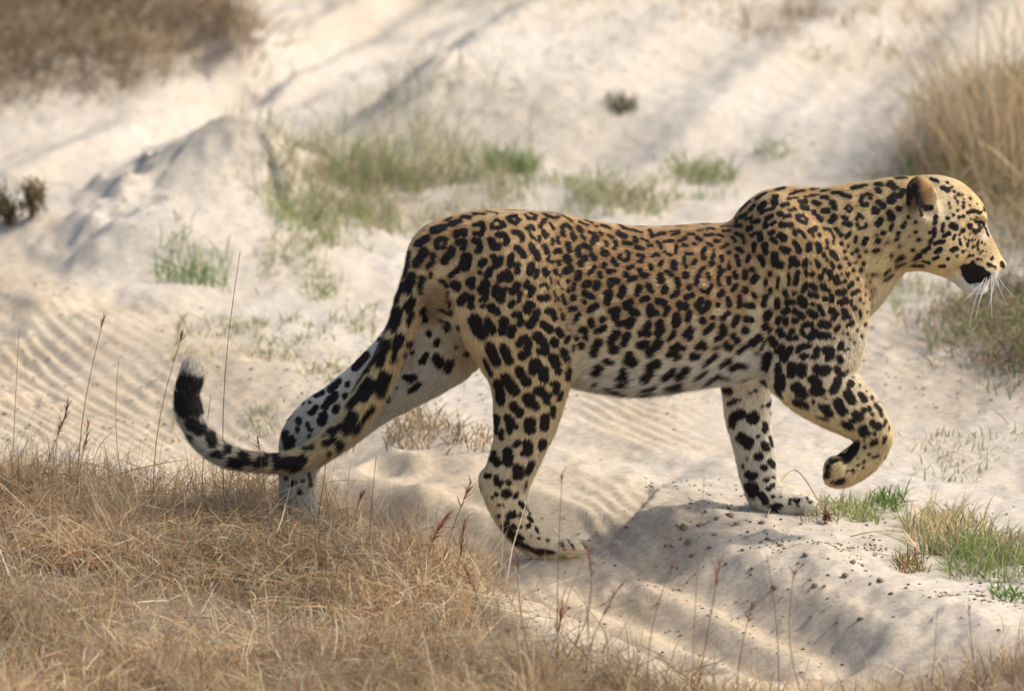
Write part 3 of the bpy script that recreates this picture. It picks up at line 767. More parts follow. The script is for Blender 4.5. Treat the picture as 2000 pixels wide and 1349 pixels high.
(1370, 580, 1.5): """50 4 50 12 3.6;130 3 134 9 5;35 21 28 27 3.8;47 26 42 37 3.6;57 30 66 30 4;58 26 2.5;29 40 28 47 5;18 55 25 52 3.6;58 43 5.2;43 51 46 56 4.8;33 62 37 65 5;88 21 85 27 4.6;83 39 5;92 41 87 47 2;75 53 66 60 5;56 66 49 71 4;82 60 77 68 2.6;71 73 2.5;112 17 107 20 3.8;102 27 99 34 3.3;110 29 110 36 3;122 18 129 22 131 26 4;122 31 3.8;145 10 3.2;141 19 147 24 4.3;153 12 158 22 3;169 17 4.4;176 22 172 28 3.5;181 7 187 4 3.6;160 3 3;169 3 3;186 18 190 25 186 26 4;133 38 138 35 143 36 3.6;157 35 164 36 5;131 44 134 50 3;147 46 142 52 4.4;156 51 163 50 5;180 38 175 43 3;196 33 190 37 3;184 48 2.2;191 48 2;173 54 2.6;194 54 2;
101 44 104 48 4.5;118 44 118 45 3.6;114 53 3.8;123 53 4;91 55 95 60 5.5;105 66 100 71 5;115 69 110 77 107 79 5;125 71 127 66 133 64 139 64 3.6;130 77 136 77 4;152 67 149 71 4;145 78 151 78 3.4;162 69 168 69 5;164 80 170 77 4;182 61 180 66 4;186 70 191 68 2;179 79 182 83 4;86 77 84 92 6.5;100 90 100 94 4.5;118 91 117 99 6.2;131 91 130 99 6;151 94 158 96 163 94 6;157 91 159 92 3;175 93 180 98 183 101 3.8;189 96 2.2;103 106 102 116 6.8;144 107 152 112 5.5;147 121 154 122 6.5;123 117 129 122 7.5;134 128 4.5;177 110 172 120 6;194 113 5;190 126 194 130 5.5;79 107 84 113 3.6;40 92 48 88 58 90 4;37 81 27 88 4;26 103 35 106 3;31 120 36 122 5;56 107 50 116 4;62 124 70 122 2.5;60 106 2.5;99 124 106 130 1.8""",
(1480, 450, 1.5): """62 52 63 59 2.6;71 57 4;82 61 3.8;93 55 95 63 3.6;102 62 102 68 4;105 69 3;114 66 2.6;123 69 119 73 3;63 69 60 78 3.3;70 70 75 75 3.4;68 83 77 86 3.2;84 72 86 76 3.6;92 78 3.2;87 89 3.4;96 86 96 92 3;105 81 111 80 4.2;123 82 132 78 2.8;107 94 114 92 4;116 56 2.2;125 52 2.8;134 53 2.8;130 63 2.3;118 60 1.8;109 57 2;141 59 2;149 57 2;146 67 2.3;140 73 2;134 73 2;146 80 1.6;141 83 2;149 86 1.6;133 90 2.8;138 95 2;122 92 122 97 2.2;126 101 3.4;133 106 134 112 2.8;155 57 1.6;152 76 1.5;182 38 190 35 3;181 47 193 43 1.8;171 51 165 57 2.4;165 65 176 58 1.8;174 32 2;185 20 2.2;170 15 1.8;157 14 3.4;152 27 158 25 3""",
(1480, 640, 1.5): """123 64 1.8;133 74 133 77 2;141 83 1.6;118 87 122 94 6;134 87 139 94 4;149 91 2.4;157 96 163 100 1.5;50 95 62 101 4.6;72 96 3;88 92 2;81 102 90 104 4;88 106 93 112 4.5;104 97 108 104 112 109 6;138 107 4;144 103 146 107 2.5;149 112 2.4;154 101 159 108 161 113 3;128 112 133 116 5;123 120 127 119 3.5;77 115 92 120 2;110 124 122 129 3.2;150 124 158 129 4.5;167 120 164 128 2;138 131 4.5;169 108 1.5;171 128 171 133 1.4""",
(900, 740, 1.5): """49 8 52 28 6;131 17 127 27 3;104 14 107 18 6;111 22 111 29 5;86 25 90 31 6.5;98 35 5;68 35 76 43 6;120 38 119 48 3.6;47 50 46 68 4.5;62 50 65 62 5.5;72 62 4;64 68 4;54 66 53 77 3.5;90 57 90 64 7.5;109 51 108 61 6;73 84 4.6;87 86 88 92 6.5;82 97 85 96 5;107 81 104 88 4.5;43 96 40 104 3;46 106 48 110 4.5;61 95 62 108 6.5;74 116 74 125 6.5;92 110 88 119 4.5;85 123 2.5;33 126 38 126 3""",
(900, 900, 1.5): """46 21 49 30 3.8;54 27 2.5;61 26 64 28 3;86 27 83 38 2;57 43 61 42 5;46 43 2.6;74 42 71 47 2.6;50 57 2.4;55 58 1.6;41 47 2;77 54 82 59 3;63 71 68 70 4.5;50 71 3;77 70 3.2;87 63 90 68 1.4;88 73 93 78 2;88 84 3.2;78 85 1.8;98 87 100 92 2;58 86 66 96 5;60 80 68 86 3;70 87 3;74 97 80 100 3;92 97 1.8;102 100 2.2;113 103 1.6;128 108 1.8;141 105 2;70 104 88 113 100 118 120 119 3.2""",
(1380, 720, 1.5): """29 45 37 42 44 40 2.8;45 58 37 62 6.5;34 66 34 73 4.5;60 63 8;84 41 80 47 3.5;73 48 1.8;84 58 85 70 2.2;76 72 76 80 3.6;46 89 55 97 7;45 87 4;68 88 2.8;74 98 78 104 4.3;82 89 86 101 2.5;68 114 6;53 117 2;75 128 4.4;82 121 86 125 4;48 127 2.5""",
(1420, 840, 1.7): """25 51 28 53 4.5;33 51 3.2;45 57 3.8;53 54 2;52 63 48 67 3;26 65 30 72 6;40 74 44 82 4;32 66 5;53 76 2;53 88 60 88 4.5;62 76 2;64 88 2;72 80 2;72 85 2.5;81 87 1.8;83 80 1.6;92 78 2;97 82 1.6;148 15 142 28 136 34 5;128 28 134 30 3;114 42 116 52 4;122 60 132 58 3;120 36 126 34 2.5;167 15 173 12 3;163 28 2.4;158 19 2.2;157 12 1.6;182 8 178 14 2;168 31 174 28 1.8;158 36 1.8;150 40 2;145 47 2.6;138 47 1.5;157 43 1.8;151 14 1.5;150 32 1.5;154 1 158 2 4;163 4 2.5;170 4 2""",
(680, 540, 1.5): """80 42 82 48 4.5;80 54 78 62 3;63 46 61 58 8;58 67 60 68 4;97 46 98 55 6;105 74 4.5;132 63 129 68 4.6;121 57 2.8;117 83 115 88 3.4;143 67 3;80 87 78 98 6;84 99 3;74 101 4;102 102 96 112 4;115 106 119 112 6;133 113 129 119 5;141 91 3;155 100 4;118 43 128 46 134 50 2;130 20 132 45 1.6;131 35 2;48 66 43 78 4;41 82 39 94 4;68 78 62 92 5;62 100 58 109 3;51 86 47 98 42 112 5;33 85 29 90 3;24 92 16 100 2.5;24 103 10 117 6;34 106 24 122 4.5;70 114 62 130 2.5;74 131 86 131 4;46 62 30 82 18 95 3""",
(520, 700, 1.5): """154 22 147 42 7;136 32 126 48 8;118 52 110 62 5;174 12 168 26 4;182 26 194 26 3.5;188 30 3;198 34 187 42 3.2;157 52 6;170 38 2.2;152 62 143 69 1.6;106 33 4;103 49 4;92 67 6;75 75 71 83 5.5;90 47 76 62 4.5;65 63 59 71 4;57 57 2.3;48 59 2.8;74 44 66 48 3.5;94 30 84 40 4.5;104 9 86 28 3.5;43 81 4.2;40 92 3.8;53 84 57 93 3;56 101 3;34 104 32 116 5;60 115 3.5;51 117 3.5;113 74 105 90 7;98 88 84 96 4;76 101 2.5;138 62 126 80 114 96 3.4;78 110 88 105 4;98 109 94 114 4;82 122 3""",
(320, 690, 2.224): """18 26 34 28 8;12 42 28 46 9;18 52 5;25 62 32 68 5.5;24 74 3;40 72 42 78 4.5;56 85 3.5;45 88 3;50 90 2.5;60 95 4;67 97 3.5;74 95 3;84 94 3.6;90 93 3;98 90 100 98 3.5;108 96 117 96 5;105 105 3;113 113 1.8;107 110 2;100 109 2"""}

_t = np.random.default_rng(11)
def speckle(x0, x1, y0, y1, step, r, keep):
    out = []
    for yy in np.arange(y0, y1, step):
        for xx in np.arange(x0, x1, step):
            a = xx + _t.uniform(-.38, .38) * step; b = yy + _t.uniform(-.38, .38) * step
            if keep(a, b):
                out.append('%.1f %.1f %.2f' % (a, b, r * _t.uniform(.75, 1.3)))
    return ';'.join(out)
TRACE[(0, 0, 1.00001)] = speckle(1872, 1950, 448, 520, 10.5, 1.9, lambda a, b: a < 1905 + (b - 440) * .52 and b < 512 - .15 * (1935 - a) and b > 452) + ';' + \
    speckle(1845, 1915, 362, 425, 12, 1.5, lambda a, b: b > 352 + (a - 1840) * .58 and a > 1850)
# ------------------------------------------------------------------ leopard: assembly
GROUPS = [('torso', [TORSO, HUMP_B, SCOTUM]), ('neck', [NECK]), ('head', [SKULL, BROW, CHEEK, CHEEK_F, MUZZLE, NOSE, RIDGE_N, RIDGE_F, LIP_N, LIP_F, JAW]), ('ear', [EAR_N, EAR_F]),
          ('fore_near', [SCAP_N]), ('fore_far', [FORE_F]), ('hind_near', [THIGH_N]), ('hind_far', [THIGH_F]), ('tail', [TAIL])]
FLIP = {'torso': 1, 'neck': 1, 'head': 1}

def mix3(a, b, t):
    return a * (1 - t)[:, None] + b * t[:, None]

def build_leopard():
    V, Q = carve_leopard()
    # one level of subdivision so the coat can carry crisp markings
    me = make_mesh('body_cage', V, [Q])
    ob = bpy.data.objects.new('body_cage', me); COL.objects.link(ob)
    md = ob.modifiers.new('s', 'SUBSURF'); md.levels = 1; md.render_levels = 1
    dg = bpy.context.evaluated_depsgraph_get()
    ev = ob.evaluated_get(dg); em = ev.to_mesh()
    n = len(em.vertices)
    P = np.empty(n * 3); em.vertices.foreach_get('co', P); P = P.reshape(-1, 3)
    N = np.empty(n * 3); em.vertices.foreach_get('normal', N); N = N.reshape(-1, 3)
    F = np.empty(len(em.loops), np.int32); em.loops.foreach_get('vertex_index', F); F = F.reshape(-1, 4)
    ev.to_mesh_clear()
    bpy.data.objects.remove(ob); bpy.data.meshes.remove(me)
    bvh = BVHTree.FromPolygons(P.tolist(), F.tolist())

    # region and fur flow
    gd = np.full((len(GROUPS), n), 1e3); fl = np.zeros((n, 3)); bd = np.full(n, 1e3)
    for gi, (gn, shapes) in enumerate(GROUPS):
        for s in shapes:
            d, D = s(P, True)
            gd[gi] = np.minimum(gd[gi], d)
            m = d < bd
            bd[m] = d[m]; fl[m] = D[m]
    near = np.argmin(gd, 0)
    wt = np.exp(-(gd - gd.min(0)) / .012); wt /= wt.sum(0)
    W = {gn: wt[i] for i, (gn, _) in enumerate(GROUPS)}
    fl = fl + np.array([-.10, 0, -.28])
    fl = fl - N * np.sum(fl * N, 1)[:, None]
    for _ in range(6):                      # let the flow run smoothly between regions
        s = np.zeros_like(fl)
        for a in range(4):
            b = F[:, (a + 1) % 4]
            for c in range(3):
                s[:, c] += np.bincount(F[:, a], fl[b, c], n) + np.bincount(b, fl[F[:, a], c], n)
        fl = s - N * np.sum(s * N, 1)[:, None]
        fl /= np.linalg.norm(fl, axis=1)[:, None] + 1e-9

    # ------- markings and crease strokes
    segs = []
    def hit(px, py):
        d = Vector(ray(px, py)).normalized()
        loc, nr, ix, ds = bvh.ray_cast(Vector(CAM), d)
        if loc is None:
            loc, nr, ix, ds = bvh.find_nearest(Vector(at_depth(px, py, -.03)))
        return np.array(loc), np.array(nr)
    for (ox, oy, u), txt in TRACE.items():
        for st in txt.replace('\n', '').split(';'):
            v = [float(k) for k in st.split()]
            r = v[-1] * u * 1.05e-3 * 1.04 + (.0014 if v[-1] * u > 6.2 else (.0009 if v[-1] * u > 4.3 else .0005)) + (.0005 if ox == 1690 else 0)
            pts = [hit(ox + v[i] * u, oy + v[i + 1] * u) for i in range(0, len(v) - 1, 2)]
            if len(pts) == 1:
                pts = pts * 2
            for a, b in zip(pts[:-1], pts[1:]):
                if np.linalg.norm(a[0] - b[0]) > .07:
                    b = a
                segs.append((a[0], b[0], r, (a[1] + b[1]) / 2))
    order = np.argsort(P[:, 0]); xs = P[order, 0]
    field = np.full(n, .2); dens = np.zeros(n)
    VIEW = np.array([0, math.cos(TH), -math.sin(TH)])
    def stamp(segs, soft=1.0):
        for a, b, r, nr in segs:
            R = r + .03
            i0 = np.searchsorted(xs, min(a[0], b[0]) - R); i1 = np.searchsorted(xs, max(a[0], b[0]) + R)
            id_ = order[i0:i1]
            q = P[id_] - a
            k = np.abs(q[:, 2]) < R + abs(b[2] - a[2]) + .01
            k &= ((N[id_] @ nr) > -.25) | (P[id_, 0] < -.52)      # the bands of the tail end run right round it
            id_ = id_[k]; q = q[k]
            ax = b - a; L2 = ax @ ax + 1e-12
            t = np.clip(q @ ax / L2, 0, 1)
            e = q - t[:, None] * ax
            if soft < 1:                       # markings wrap a little round curved flesh
                dep = e @ VIEW
                far_ = np.abs(dep) > .055
                e = e - (1 - soft) * dep[:, None] * VIEW
            d = np.linalg.norm(e, axis=1)
            if soft < 1:
                d[far_] = 1
            m = d < R
            id_ = id_[m]; d = d[m] - r
            field[id_] = np.minimum(field[id_], d)
            dens[id_] += np.exp(-(np.maximum(d, 0) / .007) ** 2)
    stamp(segs, .38)
    # the side turned away from the photograph carries the same kind of coat
    view = (CAM - P); view /= np.linalg.norm(view, axis=1)[:, None]
    facing = np.sum(view * N, 1)
    hidden = (facing < np.where((W['torso'] > .6) & (N[:, 2] > .2), .30, -.22)) & (field > .014) & ~((W['tail'] > .3) & (P[:, 0] < -.45))
    cand = np.flatnonzero(hidden); rng.shuffle(cand)
    taken = np.zeros((0, 3)); fill = []
    rad = {'torso': .036, 'neck': .030, 'head': .018, 'ear': .03, 'fore_near': .030, 'fore_far': .034, 'hind_near': .038, 'hind_far': .038, 'tail': .026}
    for i in cand[:9000]:
        sp = rad[GROUPS[near[i]][0]]
        if len(taken) and np.min(np.sum((taken - P[i]) ** 2, 1)) < sp * sp:
            continue
        taken = np.vstack([taken, P[i]])
        tang = np.cross(N[i], [.3, .2, .9]); tang /= np.linalg.norm(tang)
        for k in range(2):
            o = tang * rng.normal(0, sp * .14); e = np.cross(N[i], tang) * rng.normal(0, sp * .14)
            fill.append((P[i] + o - e, P[i] + o + e, sp * rng.uniform(.20, .27), N[i]))
    stamp(fill)

    wob = .0022 * vnoise3(P, 90, 5) + .0014 * vnoise3(P, 210, 6)
    f = field + wob

    # ------- ground colour of the coat
    ochre = np.array([.44, .29, .135]); tan = np.array([.51, .39, .205]); pale = np.array([.56, .48, .325]); white = np.array([.49, .475, .43])
    o1 = np.ones(n)[:, None]
    z = P[:, 2]
    zt = np.interp(P[:, 0], [-.2, .45, .65], [.69, .67, .72]); zb = np.interp(P[:, 0], [-.15, .12, .3, .6], [.42, .34, .345, .43])
    rel = np.clip((z - zb) / (zt - zb), 0, 1)
    c_t = mix3(white * 1.2 * o1, pale * o1, sstep(.10, .36, rel)); c_t = mix3(c_t, tan * o1, sstep(.32, .70, rel)); c_t = mix3(c_t, ochre * o1, sstep(.62, .98, rel))
    c_t = mix3(c_t, white * o1, sstep(-.45, -.9, N[:, 2]))
    low = sstep(.45, .12, z)
    side = sstep(-.25, .35, N[:, 1])          # 1 on faces turned away from the camera
    c_leg = mix3(tan * o1, pale * o1, low)
    def px_of(Pw):
        d = Pw - CAM
        w = d @ FWD
        return 1000 + (d @ RIGHT) / w / K, 674.5 - (d @ UP) / w / K
    px, py = px_of(P)
    inner_h = mix3((white * .72 + pale * .28) * o1, tan * .8 * o1, sstep(845, 905, px) * sstep(760, 690, py))
    c_hf = mix3(inner_h, tan * o1, side)
    c_ff = mix3((white * .62 + pale * .38) * o1, tan * o1, side)
    c_hn = mix3(c_leg, white * o1, side * .9)
    c_fn = mix3(mix3(tan * o1, c_t, sstep(.25, .5, z) * .5), white * o1, side * sstep(.5, .3, z))
    tail_t = sstep(560, 400, px) * sstep(820, 880, py) + (px < 420)
    c_tl = mix3(tan * o1, white * .66 * o1, np.clip(tail_t, 0, 1) * .8 + .2 * sstep(-.2, -.8, N[:, 2]))
    c_hd = mix3(tan * o1, white * .9 * o1, sstep(528, 556, py + .12 * (px - 1850)))
    c_hd = mix3(c_hd, pale * o1, sstep(1815, 1840, px) * sstep(1900, 1850, px) * sstep(470, 420, py))
    c_hd = mix3(c_hd, np.array([.30, .20, .11]) * o1, sstep(.045, .005, np.hypot(P[:, 0] - at_depth(1942, 468, 0)[0], P[:, 2] - at_depth(1942, 468, 0)[2])) * .8)
    nk_low = sstep(525, 575, py + .35 * (1800 - px) * (px < 1800) * 0)
    c_nk = mix3(mix3(tan * o1, ochre * o1, sstep(430, 360, py) * .6), pale * o1, nk_low)
    c_hd = mix3(c_hd, np.array([.56, .52, .45]) * o1, sstep(17, 5, np.hypot(px - 1921, (py - 455) * .8)))
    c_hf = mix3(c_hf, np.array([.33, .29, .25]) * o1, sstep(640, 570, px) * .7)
    dark_ear = np.array([.085, .048, .025])
    ear_front = sstep(1815, 1826, px + .1 * (py - 390))
    c_er = mix3(dark_ear * o1, np.array([.40, .24, .11]) * o1, sstep(1800, 1816, px + .25 * (390 - py)))
    c_er = mix3(c_er, pale * o1, ear_front * .8)
    c_er = mix3(c_er, np.array([.47, .39, .29]) * o1, sstep(405, 430, py))
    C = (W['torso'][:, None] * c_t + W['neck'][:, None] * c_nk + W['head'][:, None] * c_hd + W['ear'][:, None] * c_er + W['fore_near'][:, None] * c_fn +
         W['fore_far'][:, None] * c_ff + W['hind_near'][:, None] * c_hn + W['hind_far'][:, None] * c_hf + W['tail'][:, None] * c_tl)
    C = np.minimum(C * np.array([1.24, 1.22, 1.20]), .78)
    C = C * (1 + .10 * vnoise3(P, 9, 8) + .08 * vnoise3(P, 60, 9))[:, None]
    tint = sstep(.85, 1.7, dens) * (W['torso'] + .6 * W['fore_near'] + .6 * W['hind_near'] + .5 * W['neck']) * sstep(.35, .6, z)
    C = mix3(C, np.array([.36, .20, .085]) * o1, np.clip(tint, 0, 1) * .85)
    b_ = sstep(46, 14, np.hypot(px - 852, (py - 590) * .8)) * (py > 540)
    C = mix3(C, np.array([.27, .165, .07]) * o1, b_ * .8)
    ink = np.array([.021, .018, .017])
    def inked(C, f):
        return mix3(C, ink * np.ones((len(C), 1)), sstep(.0016, -.0016, f))
    root = bpy.data.objects.new('leopard', None); COL.objects.link(root)
    root['label'] = 'spotted leopard striding across the sandy track with one forepaw raised'
    root['category'] = 'leopard'
    base = np.array([.15, 0, 0.0])
    root.location = base
    def child(name, me, **kw):
        o = link(name, me, root, **kw)
        o.location = -base
        return o
    # sole and nose tones come with the traced strokes
    body = make_mesh('body', P, [F], M_SKIN, C, attrs={'mark': np.clip(f, -.03, .03)})
    child('body', body)

    # ------- short fur lying along the flow
    tri = np.concatenate([F[:, [0, 1, 2]], F[:, [0, 2, 3]]])
    A = P[tri[:, 0]]; B = P[tri[:, 1]]; Cc = P[tri[:, 2]]
    area = np.linalg.norm(np.cross(B - A, Cc - A), axis=1)
    seen = np.clip(facing[tri].max(1) + .35, .12, 1)
    pr = area * seen; pr /= pr.sum()
    nf = 340000
    ti = rng.choice(len(tri), nf, p=pr)
    u = rng.uniform(0, 1, (nf, 2)); sw = u.sum(1) > 1; u[sw] = 1 - u[sw]
    wts = np.stack([1 - u.sum(1), u[:, 0], u[:, 1]], 1)
    def lerp(X):
        X3 = X[tri[ti]]
        return (X3 * (wts[..., None] if X.ndim > 1 else wts)).sum(1)
    p = lerp(P); nn = lerp(N); nn /= np.linalg.norm(nn, axis=1)[:, None]
    ff = lerp(fl); ff /= np.linalg.norm(ff, axis=1)[:, None] + 1e-9
    fv = lerp(f) + rng.normal(0, .0006, nf)
    col = inked(lerp(C), fv) * rng.uniform(.66, 1.28, (nf, 1))
    hd = lerp(W['head'] + W['ear']); tl = lerp(W['tail']); tr = lerp(W['torso'])
    bel = sstep(.45, .33, p[:, 2]) * tr
    ln = .0085 * (1 - .45 * hd + .9 * tl + 1.5 * bel + .9 * sstep(.25, -.6, nn[:, 2]) * (1 - hd)) * rng.uniform(.6, 1.35, nf)
    sd = np.cross(nn, ff)
    jit = rng.normal(0, .16, (nf, 1))
    dr = ff + sd * jit + nn * (rng.uniform(.08, .38, (nf, 1)) + .12 * tl[:, None] + .08 * bel[:, None]); dr /= np.linalg.norm(dr, axis=1)[:, None]
    wd = rng.uniform(.0006, .0012, (nf, 1))
    b0 = p - nn * .0005 - ff * (ln * .5)[:, None]
    tip = b0 + dr * ln[:, None]
    S = np.stack([b0 + sd * wd, b0 - sd * wd, tip], 1).reshape(-1, 3)
    SN = np.repeat(nn + .22 * rng.normal(0, 1, (nf, 3)), 3, 0); SN /= np.linalg.norm(SN, axis=1)[:, None]
    SC = np.repeat(col, 3, 0)
    fur = make_mesh('fur', S, [np.arange(nf * 3).reshape(-1, 3)], M_FUR, SC, nrm=SN)
    child('fur', fur, kind='stuff')

    # ------- eyes and whiskers
    def ball(name, px, py, Y, r, mat):
        c = at_depth(px, py, Y)
        k = 12; rows = []
        for i in range(k // 2 + 1):
            a = math.pi * i / (k // 2)
            for j in range(k):
                b = 2 * math.pi * j / k
                rows.append((c[0] + r * math.sin(a) * math.cos(b), c[1] + r * math.sin(a) * math.sin(b), c[2] + r * math.cos(a)))
        fs = [(i * k + j, i * k + (j + 1) % k, (i + 1) * k + (j + 1) % k, (i + 1) * k + j) for i in range(k // 2) for j in range(k)]
        child(name, make_mesh(name, np.array(rows), [np.array(fs)], mat))
    eye_m = plain_mat('eye_wet', (.035, .028, .012), .15, .5)
    ball('eye', 1912, 442, -.037, .0092, eye_m)
    ball('eye', 1912, 442, .037, .0092, eye_m)
    wm = plain_mat('whisker_white', (.85, .84, .80), .4, .4)
    W_ = [(1932, 532, 1915, 572, 1906, 622), (1938, 532, 1934, 575, 1938, 622), (1930, 538, 1902, 570, 1880, 590), (1943, 534, 1950, 565, 1968, 596),
          (1936, 540, 1922, 566, 1912, 590), (1944, 528, 1958, 560, 1984, 582), (1940, 538, 1942, 566, 1930, 600), (1928, 534, 1900, 582, 1893, 640)]
    for i, (xa, ya, xb, yb, xc, yc) in enumerate(W_):
        for s in (1, -1):
            a = at_depth(xa, ya, -.038 * s); b = at_depth(xb, yb, -.075 * s); c = at_depth(xc, yc, -.11 * s)
            pts = [a * (1 - t) ** 2 + 2 * b * t * (1 - t) + c * t * t for t in np.linspace(0, 1, 9)]
            child('whisker', tube(pts, np.linspace(.0005, .00012, 9), wm, 'whisker'))

def tube(pts, radii, mat, name, sides=4, col=None):
    pts = np.asarray(pts, float); rows = []
    for i, p in enumerate(pts):
        d = pts[min(i + 1, len(pts) - 1)] - pts[max(i - 1, 0)]
        d = d / (np.linalg.norm(d) + 1e-9)
        a = np.cross(d, [.31, .9, .2]); a /= np.linalg.norm(a); b = np.cross(d, a)
        for j in range(sides):
            t = 2 * math.pi * j / sides
            rows.append(p + radii[i] * (a * math.cos(t) + b * math.sin(t)))
    fs = [(i * sides + j, i * sides + (j + 1) % sides, (i + 1) * sides + (j + 1) % sides, (i + 1) * sides + j)
          for i in range(len(pts) - 1) for j in range(sides)]
    c = None if col is None else np.tile(col, (len(rows), 1))
    return make_mesh(name, np.array(rows), [np.array(fs)], mat, c)

for (cx, cy, Y, dz) in ((1085, 1086, -.085, 0), (1535, 999, .092, 0), (615, 1057, .087, 0)):
    p = at_depth(cx, cy, Y); CONTACT.append((p[0], p[1], p[2] + .009))
# ------------------------------------------------------------------ build
build_ground()
build_leopard()

# ------------------------------------------------------------------ vegetation
grass_field('dry_grass', FG_POLY, 66000, .045, .15, .75, .0018, DRY, DRY_P, 'matted tawny dry grass covering the lower left corner', flat=.45,
            fall=lambda x, y: np.clip(.45 + 1.6 * fbm(x * 4.5, y * 3.5, 77, 3), .08, 1) * (1 - .72 * sstep(-.12, .18, x)))
WISP = pl([(-100, 950), (380, 990), (560, 1015), (780, 1065), (900, 1130), (860, 1170), (700, 1090), (400, 1040), (-100, 1020)])
grass_field('grass_wisps', WISP, 1500, .11, .23, .38, .0017, DRY, DRY_P, 'taller thin wisps along the top edge of the near dry grass', flat=0)
PALE = np.array([(.66, .55, .36), (.60, .46, .26), (.70, .62, .46), (.52, .36, .18)])
grass_field('pale_straw', FG_POLY, 2200, .10, .26, 1.0, .0026, PALE, None, 'long pale straws lying across the dry grass in the lower left', flat=.4)
grass_field('dry_grass_edge', FR_POLY, 12000, .04, .15, .5, .0021, DRY, DRY_P, 'thin dry brown grass along the bottom right edge', flat=.2)
PALE_R = np.array([(.56, .47, .32), (.48, .38, .24), (.40, .27, .14), (.46, .37, .25), (.50, .36, .19)])
BR = np.array([(.36, .25, .15), (.28, .19, .11), (.44, .33, .21), (.20, .15, .09), (.30, .24, .13)])
grass_field('dry_scrub', UL_POLY, 9500, .05, .16, .6, .004, BR, None, 'dry brown scrub grass on the bank in the upper left corner', bias=(.25, -.1), flat=.3)
grass_field('verge_grass', RT_POLY, 5200, .05, .15, .6, .0032, np.vstack([PALE_R, PALE_R, GREEN[1:3]]), None, 'straw coloured low grass on the verge behind the leopard head', flat=.35)
grass_field('brown_verge_grass', RB_POLY, 4200, .03, .10, .6, .003, np.vstack([BR, GREEN[:1]]), None, 'brown matted grass at the right edge below the leopard chin', flat=.35)  # brown blades with a little green mixed in

STRIP = np.array([(.26, .285, .13), (.33, .33, .18), (.47, .41, .25), (.42, .33, .20), (.20, .23, .10)])

def tuft(px, py, rad, n, hmin, hmax, pal, label, tilt=.55, w=.003, name='grass_tuft', group=None, cat='grass tuft', sx=1.0, bias=(0, 0), z=0.0):
    c = on_sand(px, py)
    q = np.clip(rng.normal(0, 1, (n, 2)), -1.5, 1.5) * rad * np.array([.5 * sx, 1.0])
    big = rad * sx >= .12 and cat == 'grass tuft' or cat == 'litter'
    if big:
        g = fbm((c[0] + q[:, 0]) * 9, (c[1] + q[:, 1]) * 5, 91, 3) + rng.normal(0, .12, n)
        q = q[g > .02]; n = len(q)
    base = seat(c + q)
    o = np.array([c[0], c[1], float(height(np.array([c[0]]), np.array([c[1]]))[0])])
    d = directions(n, tilt, bias)
    h = rng.uniform(hmin, hmax, n)
    bend = rng.normal(0, .3, (n, 3)); bend[:, 2] = -np.abs(rng.normal(0, .25, n))
    cl = pick(pal, n)
    V, F, C = blades(base - o, d, h, rng.uniform(.6, 1.3, n) * w, bend, cl, cl * rng.uniform(.85, 1.3, (n, 1)))
    if big and name == 'grass_tuft': name = 'grass_patch'
    ob = link(name, make_mesh(name, V, F, M_BLADE, C), label=label)
    if big: ob['kind'] = 'stuff'
    else:
        ob['category'] = cat
        if group: ob['group'] = group
    ob.location = o
    return ob

SG = 'grass tufts on the strip between the tracks'
GP = np.vstack([GREEN[1:3] * 1.1, STRIP[:3]])
for a in [
    (610, 325, .22, 420, .03, .14, STRIP, 'thin olive wisps above the left end of the middle strip', SG),
    (720, 300, .26, 420, .05, .20, STRIP, 'tall thin wisps standing at the back of the middle strip', SG),
    (890, 300, .20, 260, .05, .18, STRIP, 'thin wisps at the back right of the middle strip', SG),
    (600, 440, .16, 500, .02, .06, STRIP, 'flat grass at the front of the middle strip', SG),
    (790, 405, .20, 600, .03, .09, STRIP, 'straw coloured grass just left of the rump line', SG),
    (545, 418, .14, 900, .03, .08, GP, 'bright green low grass at the left end of the middle strip', SG),
    (625, 380, .18, 900, .04, .11, STRIP, 'grey green tuft right of the shaded sand mound', SG),
    (690, 400, .17, 520, .03, .09, STRIP, 'olive low grass just above the leopard rump', SG),
    (745, 335, .18, 520, .05, .19, STRIP, 'taller wispy olive grass at the top of the middle strip', SG),
    (835, 350, .20, 620, .04, .14, STRIP, 'dense olive brown grass in the centre of the middle strip', SG),
    (930, 372, .17, 700, .03, .08, STRIP, 'flat brownish grass above the leopard loin', SG),
    (1000, 335, .06, 220, .04, .11, GREEN, 'small vivid green sprout above the leopard back', SG),
    (1110, 378, .12, 500, .03, .07, GP, 'thin green grass above the middle of the back', SG),
    (1235, 388, .12, 600, .03, .08, STRIP, 'brownish green tuft above the back with thin twigs', SG),
    (1330, 352, .14, 500, .02, .05, GP, 'flat green patch left of the shoulder hump', SG),
    (1375, 345, .07, 260, .03, .08, GP * .85, 'deep green tuft left of the shoulder hump', SG),
]:
    tuft(*a[:8], group=a[8], sx=1.3)
LG = 'small green tufts on the sandy hump'
for a in [
    (375, 548, .07, 130, .06, .12, GREEN, 'bright green blades at the foot of the sandy hump', LG),
    (470, 545, .14, 900, .02, .055, GP, 'sparse green grass on the sandy hump', LG),
    (560, 585, .16, 1300, .02, .05, GP, 'low green strip trailing right from the sandy hump', LG),
    (540, 635, .20, 1300, .015, .04, STRIP, 'brownish ground grass below the sandy hump', LG),
    (510, 735, .15, 900, .02, .045, STRIP, 'pale green grass right of the curled tail tip', LG),
    (480, 790, .14, 700, .02, .04, STRIP, 'faint green grass beside the middle of the tail', LG),
    (590, 490, .06, 90, .04, .08, STRIP, 'thin olive tuft on top of the sandy hump', LG),
]:
    tuft(*a[:8], group=a[8], sx=1.5)
RG = 'grass tufts on the berm before the leopard'
